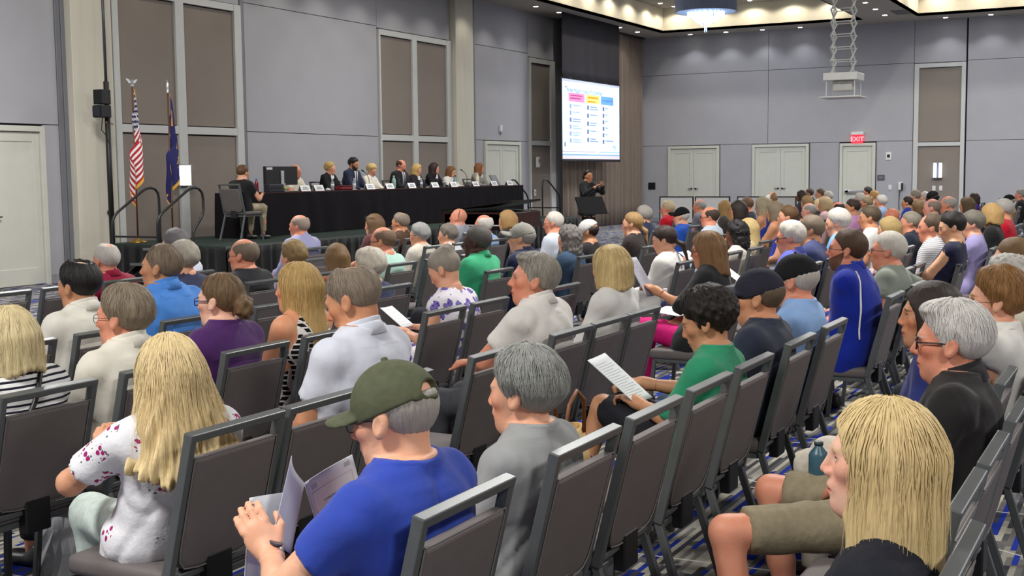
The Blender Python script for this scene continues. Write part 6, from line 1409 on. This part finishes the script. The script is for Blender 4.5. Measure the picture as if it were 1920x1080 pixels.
seat(29.728, 4.010, 1.161, 'person with dark hair in purple top', 'the dark head in purple', fem=1, hair='bob', hc=(60, 44, 34), top='tee', tc=(96, 56, 160), yaw=6, lean=-0.112)
seat(20.652, 2.930, 1.272, 'person with straight brown hair and blue top', 'the straight brown hair in blue', fem=1, hair='bob', hc=(96, 76, 50), top='tee', tc=(92, 112, 150), yaw=-4, lean=-0.112)
seat(18.768, 2.930, 1.321, 'balding man with glasses in dark jacket', 'the balding man in dark jacket', hair='fringe', hc='salt', skin='ruddy', top='suit', tc=(40, 40, 44), yaw=4, lean=-0.112)
seat(17.396, 2.930, 1.314, 'bald man with grey sides seen from behind', 'the bald man with grey sides', hair='fringe', hc=(140, 124, 110), skin=(222, 160, 140), top='tee', tc=(60, 60, 66), yaw=0, build=1.1, lean=-0.112)
seat(22.556, 4.010, 1.166, 'person with brown bob between bald heads', 'the brown bob between bald heads', fem=1, hair='bob', hc=(120, 92, 60), skin='tan', top='tee', tc=(80, 80, 90), yaw=-6, lean=-0.112)
seat(28.674, 5.130, 1.243, 'grey haired person left of the framed panel', 'the grey head left of the framed panel', hair='thick', hc=(150, 140, 124), top='tee', tc=(120, 120, 130), yaw=0, lean=-0.112)
seat(29.915, 5.130, 1.184, 'pale white haired person below the framed panel', 'the white head below the framed panel', hair='thin', hc='white', skin='pale', top='tee', tc=(150, 150, 160), yaw=0, lean=-0.112)
seat(24.099, 4.010, 1.308, 'person in black hat below the sconce', 'the black hat below the sconce', hair='short', hc='black', skin='dark', top='tee', tc=(30, 30, 34), cap='wrap', capc=(20, 18, 18), yaw=0, lean=-0.112)
seat(26.572, 4.910, 1.145, 'dark haired person in cobalt hooded top', 'the dark head in cobalt hood', hair='short', hc='dark', skin='tan', top='hoodie', tc=(30, 56, 150), yaw=0, lean=-0.112)
# ================================================================ panel members on the stage, facing the hall
def panel(x, z, label, short, y=14.88, rz=180, **k):
    k.setdefault('pose', 'table'); k.setdefault('lean', .03)
    person(x, y, z, label, base=SZ, rz=rz, tag_short=short, **k); chair(x, y, 'grey banquet chair on the stage under '+short, SZ, math.radians(rz), 'chairs behind the panel table')
panel(15.99, 1.25, 'young man in black t-shirt at the left end of the panel table', 'the young man in the black t-shirt', y=13.62, rz=-90, hair='short', hc=(96,66,42), skin='fair', top='tee', tc=(28,28,30), bc=(180,168,140), pitch=14)
panel(19.0, 1.28, 'bald man mostly hidden behind the monitor', 'the bald man behind the monitor', hair='bald', skin='ruddy', top='polo', tc=(226,222,200), pitch=8, yaw=14)
panel(20.12, 1.34, 'woman with short blonde hair in black jacket on the panel', 'the short haired blonde in black jacket', fem=1, hair='thick', hc=(196,164,100), top='jacket', tc=(26,26,28), yaw=22)
panel(20.92, 1.43, 'bearded man in navy suit and tie on the panel', 'the bearded man in navy suit', hair='thick', hc=(36,30,28), skin='tan', top='suit', tc=(36,44,66), beard=.95, pitch=16, yaw=8, hair_o=.018)
panel(21.56, 1.30, 'woman with curly blonde hair in cream jacket bending over the table', 'the curly blonde in cream', fem=1, hair='curly', hc=(214,184,120), top='jacket', tc=(226,220,204), pitch=26, yaw=6, hair_o=.026)
panel(22.70, 1.38, 'balding man in black suit on the panel', 'the balding man in black suit', hair='fringe', hc=(80,56,46), skin='ruddy', top='suit', tc=(26,26,30), pitch=18, yaw=12, build=1.15)
panel(23.35, 1.30, 'woman with long blonde hair in dark top on the panel', 'the long haired blonde panellist', fem=1, hair='shoulder', hc=(206,172,108), top='jacket', tc=(40,34,40), pitch=14, yaw=8)
panel(24.10, 1.33, 'woman with dark hair in black jacket on the panel', 'the dark haired panellist in black', fem=1, hair='shoulder', hc=(52,34,34), top='jacket', tc=(28,28,34), yaw=28)
panel(24.84, 1.25, 'woman with brown bob in white jacket on the panel', 'the brown haired panellist in white', fem=1, hair='bob', hc=(120,84,50), top='jacket', tc=(226,222,216), pitch=10, yaw=6)
panel(26.2, 1.33, 'woman with auburn hair in grey cardigan at the right end of the panel', 'the auburn haired woman at the right end', fem=1, hair='shoulder', hc=(140,90,54), top='jacket', tc=(150,146,140), pitch=4, yaw=34)
person(22.6, 10.3, 1.77, 'sign language interpreter in black standing before the curtain', tag_short='the interpreter', rz=165, stand=True, fem=1, hair='bun', hc='black', skin='tan', top='hoodie', tc=(22,22,24), bc=(20,20,22), pose='sign', yaw=-20, pitch=6, hands=0)
# ================================================================ chairs nobody sits in
RY = [.40, 1.48, 2.60, 3.68, 4.80, 5.97, 7.05, 8.15]
for row, x, lb in ((0, 3.13, 'empty grey chair just beyond the bobbed blonde woman in black'), (0, 3.64, 'empty grey chair nearer side of the white haired man in the black polo'),
    (1, 3.80, 'empty grey chair right of the grey haired woman in the grey t-shirt'), (1, 4.36, 'empty grey chair left of the woman in the green top'),
    (2, 3.48, 'empty grey chair in front of the man in the olive cap'), (2, 4.73, 'empty grey chair right of the man in white with bowed head'), (2, 6.0, 'empty grey chair between the white polo man and the rounded blonde bob'),
    (3, 6.08, 'empty grey chair left of the woman in the violet flowered dress'), (3, 2.62, 'empty grey chair left of the woman in the striped top'),
    (4, 4.0, 'empty grey chair left of the black haired man in white'), (4, 5.95, 'empty grey chair right of the man in the bright blue polo'), (4, 6.6, 'empty grey chair left of the white wavy head in navy'),
    (5, 4.82, 'empty grey chair behind the black haired man in white, by the aisle'), (5, 9.75, 'empty grey chair right of the bald man in mint green'), (5, 10.4, 'empty grey chair beyond the mint green shirt, second along'),
    (6, 5.78, 'empty grey chair at far left in front of the cream door'), (6, 6.33, 'empty grey chair left of the man in crimson'), (6, 9.3, 'empty grey chair in front of the bald man in lavender'),
    (3, 7.7, 'empty grey chair right of the woman in the violet flowered dress'), (3, 10.9, 'empty grey chair right of the dark ponytail in white'), (3, 11.5, 'empty grey chair left of the black hair pinned up'), (2, 8.85, 'empty grey chair right of the woman in hot pink trousers'), (2, 9.5, 'empty grey chair left of the white haired man in violet blue')):
    chair(x, RY[row]+.33, lb)
for x, lb in ((9.42, 'empty grey chair under the arm of the white haired man in sage'), (9.97, 'empty grey chair second right of the man in sage green'), (10.5, 'empty grey chair third right of the man in sage green'), (13.5, 'empty grey chair right of the grey woman in lavender'), (14.95, 'empty grey chair right of the honey blonde bob'), (16.0, 'empty grey chair first beyond the grey man in red'), (16.6, 'empty grey chair second beyond the grey man in red'), (17.2, 'empty grey chair third beyond the grey man in red'), (17.8, 'empty grey chair fourth beyond the grey man in red'), (18.4, 'empty grey chair fifth beyond the grey man in red')):
    chair(x, 1.78+.33, lb)
# ================================================================ things people hold, wear or keep beside them
def P_(lbl): return next(p for p in PEOPLE if p['short'] == lbl)
def wpt(info, v): return info['root'].location + Matrix.Rotation(info['root'].rotation_euler[2], 3, 'Z') @ Vector(v)
def sheet(name, label, tl, tr, bl, br, bend=.0, lines=0, m=None, group=None, two=True, grey=False):
    """a sheet of paper spanned by its four corners, with rows of faint print"""
    tl, tr, bl, br = (Vector(q) for q in (tl, tr, bl, br)); t = thing(name, label, 'paper', bl, 0, group); n_ = (tr-tl).cross(bl-tl).normalized(); N = 10
    def P(u, v): return (tl.lerp(tr, u)).lerp(bl.lerp(br, u), v)-bl+n_*bend*math.sin(math.pi*u)
    MB().grid([[P(i/N, j/N) for j in range(N+1)] for i in range(N+1)]).obj('sheet', m or m_paper, t, smooth=True, solid=.0012)
    for side in (1, -1) if two else (1,):
        for k in range(lines):
            v = .14+.74*k/max(1, lines-1); u1 = .9 if k % 3 else .62
            MB().grid([[P(u, v)+n_*.0016*side, P(u, v+.008)+n_*.0016*side] for u in (.12, .3, .5, .7, u1)]).obj('print_line', mat('faint_print', S(168,172,178), .8), t)
    return t, P, n_
om = P_('the man in the olive cap')
tb, PB, nB = sheet('open_report', 'printed report cover held open by the man in the olive cap', (2.70,2.11,.86), (2.89,2.08,.905), (2.83,2.15,.64), (3.02,2.12,.685), .004)
# cover print: title, ruled frame and small lines
def on_page(txt, size, u, v, P, n_, t, nm, z=.0022):
    me = text_mesh(txt, size, nm, 'CENTER'); me.materials.append(m_ink); X_ = (P(.9, v)-P(.1, v)).normalized(); N_ = n_ if n_.dot(Vector((0,0,CAM_H))-Vector((2.8,2.1,.8))) > 0 else -n_; Y_ = N_.cross(X_); o = link(nm, me, None, t)
    o.matrix_local = Matrix.Translation(P(u, v)+N_*z) @ Matrix((X_, Y_, N_)).transposed().to_4x4(); return N_
NB = on_page('FY 2023 PROPOSED BUDGET', .0125, .5, .42, PB, nB, tb, 'title_lettering')
for (u0, v0, u1, v1) in ((.08,.2,.92,.205),(.08,.72,.92,.725),(.08,.2,.085,.72),(.915,.2,.92,.72),(.25,.49,.75,.498),(.3,.53,.7,.538),(.2,.8,.8,.808)):
    MB().grid([[PB(u, v)+NB*.0016 for v in (v0, v1)] for u in (u0, (u0+u1)/2, u1)]).obj('ruled_line', mat('faint_print', S(168,172,178)), tb)
for (u0, v0, u1, v1) in ((.1,.08,.22,.16),(.8,.05,.92,.12)): MB().grid([[PB(u, v)+NB*.0016 for v in (v0, v1)] for u in (u0, u1)]).obj('seal_print', mat('pale_print', S(196,200,204), .8), tb)
sheet('loose_page', 'curled blank page in the left hand of the man in the olive cap', (2.56,2.04,.975), (2.695,2.105,.862), (2.46,2.03,.78), (2.62,2.10,.68), .012, 0, mat('page_back', S(206,208,220), .8))
sheet('loose_page', 'white sheet behind the curled page of the olive cap man', (2.48,2.12,.87), (2.66,2.14,.84), (2.44,2.12,.60), (2.62,2.16,.57), .004, 0)
def wrist_band(info, s, mat_, name, label_face=None, off=.0, wid=.018, r=.031, parts=True):
    W, E = info['wrist'][s], info['elbow'][s]; d = Vector(unit(W-E)); c_ = Vector(W)-d*(.012+off)
    u = d.orthogonal().normalized(); v = d.cross(u); n = 18; mb = MB()
    rows = []
    for k in range(n+1):
        a = 2*math.pi*k/n; q = u*math.cos(a)+v*math.sin(a); rows.append([c_+q*(r+.001)-d*wid/2, c_+q*(r+.004)-d*wid/4, c_+q*(r+.004)+d*wid/4, c_+q*(r+.001)+d*wid/2])
    o = mb.grid(rows).obj(name, mat_, info['root'], smooth=True, solid=.002)
    if label_face:
        up = Vector((0,-.5,1)); q = (up-d*up.dot(d)).normalized(); sd = d.cross(q); cc = c_+q*(r+.006); pts = [cc+(sd*math.cos(2*math.pi*k/16)+d*math.sin(2*math.pi*k/16))*.018 for k in range(16)]
        MB().add(pts+[p_+q*.005 for p_ in pts], [tuple(range(16)), tuple(range(31, 15, -1))]+[(i, (i+1) % 16, 16+(i+1) % 16, 16+i) for i in range(16)]).obj('watch_face', label_face, o)
    return o
wrist_band(om, -1, mat('watch_steel', S(205,200,185), .25, .9), 'watch_band', mat('watch_dial', S(70,74,84), .2))
fw = P_('the long haired blonde in the flowered blouse'); wrist_band(fw, -1, mat('watch_cream', S(224,214,196), .4), 'watch_band', mat('watch_dial', S(70,74,84)), r=.028); wrist_band(fw, -1, m_black, 'bracelet', None, -.022, .008, .028)
pk = P_('the woman in hot pink trousers'); wrist_band(pk, -1, m_black, 'bracelet', None, 0, .016, .028)
# printed sheet of the woman in green
sheet('printed_sheet', 'white printed sheet held out by the woman in the green top', (4.72,2.16,.92), (4.95,2.18,.92), (4.88,2.01,.72), (5.04,1.99,.72), .004, 16)
sheet('small_card', 'small white card in the lap of the woman in green', (4.86,1.93,.70), (4.92,1.95,.70), (4.87,1.84,.64), (4.95,1.86,.64), .0, 0)
# papers and phone of the woman in pink
w0 = Vector(wpt(pk, tuple(pk['wrist'][-1])))
sheet('folded_leaflet', 'grey leaflet raised in the hand of the woman in hot pink trousers', w0+Vector((-.02,.22,.22)), w0+Vector((.12,.2,.22)), w0+Vector((-.06,.05,-.04)), w0+Vector((.1,.03,-.04)), .0, 8, mat('leaflet_grey', S(170,168,180), .7))
sheet('white_papers', 'white papers lying on the lap of the woman in hot pink', w0+Vector((.28,.16,-.18)), w0+Vector((.5,.12,-.16)), w0+Vector((.22,-.08,-.2)), w0+Vector((.44,-.12,-.18)), .006, 6)
bottle(pk['root'].location.x+.27, pk['root'].location.y+.30, .662, 'clear water bottle with blue label resting on hot pink lap', .2, .033, (214,222,232), (235,235,240), (52,64,110))
# sheets for the other readers
for sh, lb, dz, wd in (('the white haired man in violet blue', 'white sheet read by the man in violet blue', .05, .2), ('the black hair pinned up', 'cream booklet held by the woman with black pinned hair', .06, .3), ('the woman in the violet flowered dress', 'white slip held by the woman in the violet flowered dress', .04, .14), ('the dark ponytail in white', 'white sheet on the lap of the dark ponytail', .02, .22)):
    i_ = P_(sh); a_, b_ = Vector(wpt(i_, tuple(i_['wrist'][-1]))), Vector(wpt(i_, tuple(i_['wrist'][1]))); mid = (a_+b_)/2
    sheet('reading_sheet', lb, mid+Vector((-wd/2,.22,.1+dz)), mid+Vector((wd/2,.22,.1+dz)), mid+Vector((-wd/2,.05,-.02+dz)), mid+Vector((wd/2,.05,-.02+dz)), .004, 6)
sheet('phone_screen', 'bright white phone in the hands of the grey woman in lavender', *(Vector(wpt(P_('the grey woman in lavender'), q)) for q in ((-.02,.34,.93),(.06,.34,.93),(-.02,.3,.78),(.06,.3,.78))), 0, 0, mat('phone_white', S(240,244,250), .3, emit=(1,1,1), estr=.8))
# tote bag on the empty chair
t = thing('tote_bag', 'tan and brown leather tote bag on the empty chair by grey t-shirt woman', 'bag', (3.80, 1.84, .487)); m_tan = mat('tan_leather', S(196,160,100), .6, var=.1); m_brn = mat('brown_leather', S(120,74,40), .55, var=.1)
bg = MB(); prof = [(.0,.19,.1),(.02,.2,.11),(.2,.17,.09),(.34,.14,.05)]
bg.grid([[(a*math.cos(2*math.pi*k/24), b_*math.sin(2*math.pi*k/24), z) for k in range(25)] for z, a, b_ in prof]); bg.add([(.19*math.cos(2*math.pi*k/24), .1*math.sin(2*math.pi*k/24), 0) for k in range(24)], [tuple(range(23, -1, -1))])
bg.obj('body', m_tan, t, smooth=True, solid=.004); MB().grid([[((a+.004)*math.cos(2*math.pi*k/24), (b_+.004)*math.sin(2*math.pi*k/24), z) for k in range(25)] for z, a, b_ in ((.16,.178,.096),(.22,.168,.088))]).obj('brown_band', m_brn, t, smooth=True)
for s in (-1, 1): MB().tube([(-.08,s*.05,.32),(-.06,s*.06,.44),(0,s*.06,.48),(.06,s*.06,.44),(.08,s*.05,.32)], .008, 6).obj('handle', m_brn, t, smooth=True)
# white shopping bag on the floor
t = thing('shopping_bag', 'crumpled white shopping bag on the carpet beside the striped top woman', 'bag', (3.72, 4.22, 0)); r = random.Random(9)
bg = MB(); bg.grid([[((.13+.012*r.uniform(-1,1))*math.copysign(abs(math.cos(2*math.pi*k/20))**.6, math.cos(2*math.pi*k/20))*(1-.25*j/5), (.09+.012*r.uniform(-1,1))*math.copysign(abs(math.sin(2*math.pi*k/20))**.6, math.sin(2*math.pi*k/20))*(1-.3*j/5), .26*j/5+.01*r.uniform(-1,1)*(j > 0)) for k in range(20)] for j in range(6)])
for row in range(6): bg.f += [(row*20+19, (row+1)*20+19, (row+1)*20, row*20)] if row < 5 else []
bg.obj('body', mat('white_bag', S(214,216,220), .6, var=.05), t); MB().tube([(-.06,0,.25),(-.05,0,.36),(.05,0,.36),(.06,0,.25)], .007, 6).obj('handle', m_black, t, smooth=True)
from mathutils.bvhtree import BVHTree
def on_cloth(info, names, rays, r, m, nm):
    o = next(c_ for c_ in info['root'].children if c_.name.split('.')[0] in names); bv = BVHTree.FromPolygons([v.co for v in o.data.vertices], [p.vertices for p in o.data.polygons]); pts = []
    for a, b in rays:
        h = bv.ray_cast(Vector(a), (Vector(b)-Vector(a)).normalized())
        if h[0] is not None: pts.append(h[0]+h[1]*r*.4)
    if len(pts) > 3: MB().tube(pts, r, 6).obj(nm, m, o, smooth=True)
bp_ = P_('the bearded man in royal blue')
on_cloth(bp_, ('shirt',), [((-.7, -.5, 1.08-.42*k/14), (-.04, -.02, 1.08-.42*k/14)) for k in range(15)], .006, m_card, 'white_piping')
on_cloth(bp_, ('shirt',), [((-.9, .0+.25*k/9, .98-.12*k/9), (.05, .0+.25*k/9, .98-.12*k/9)) for k in range(10)], .005, m_card, 'white_piping')
on_cloth(P_('the woman in the striped top'), ('shirt',), [((.12-.3*k/14, -.7, 1.08-.42*k/14), (.12-.3*k/14, .2, 1.08-.42*k/14)) for k in range(15)], .011, m_black, 'bag_strap')
i_ = P_('the bald man with the dark strap'); R_ = Matrix(i_['R'].tolist()).to_4x4(); R_.translation = Vector(i_['head'])
o = MB().tube([(.083*math.cos(math.pi*k/18), -.025, .01+.112*math.sin(math.pi*k/18)) for k in range(19)], .005, 6).obj('head_strap', m_black, i_['root'], smooth=True); o.matrix_local = R_
i_ = P_('the long brown hair with sunglasses'); R_ = Matrix(i_['R'].tolist()).to_4x4(); R_.translation = Vector(i_['head'])
o = link('sunglasses', GLASS['bold'], None, i_['root']); o.matrix_local = R_ @ Matrix.Translation((0, -.025, .085)) @ Matrix.Scale(1.12, 4); o.color = (.02,.02,.02,1)
# teal cup held by the man in the black polo, piping on the royal blue pullover, strap across the striped top
bottle(4.36, 1.08, .612, 'small teal travel cup on the knee of the man in the black polo', .13, .035, (60,96,110), (40,60,70), name='travel_cup', clear=False)
print('SCRIPT %.1fs' % (time.time()-T0), 'objects', len(bpy.data.objects), 'tris', sum(len(m.loops)-2*len(m.polygons) for m in bpy.data.meshes))
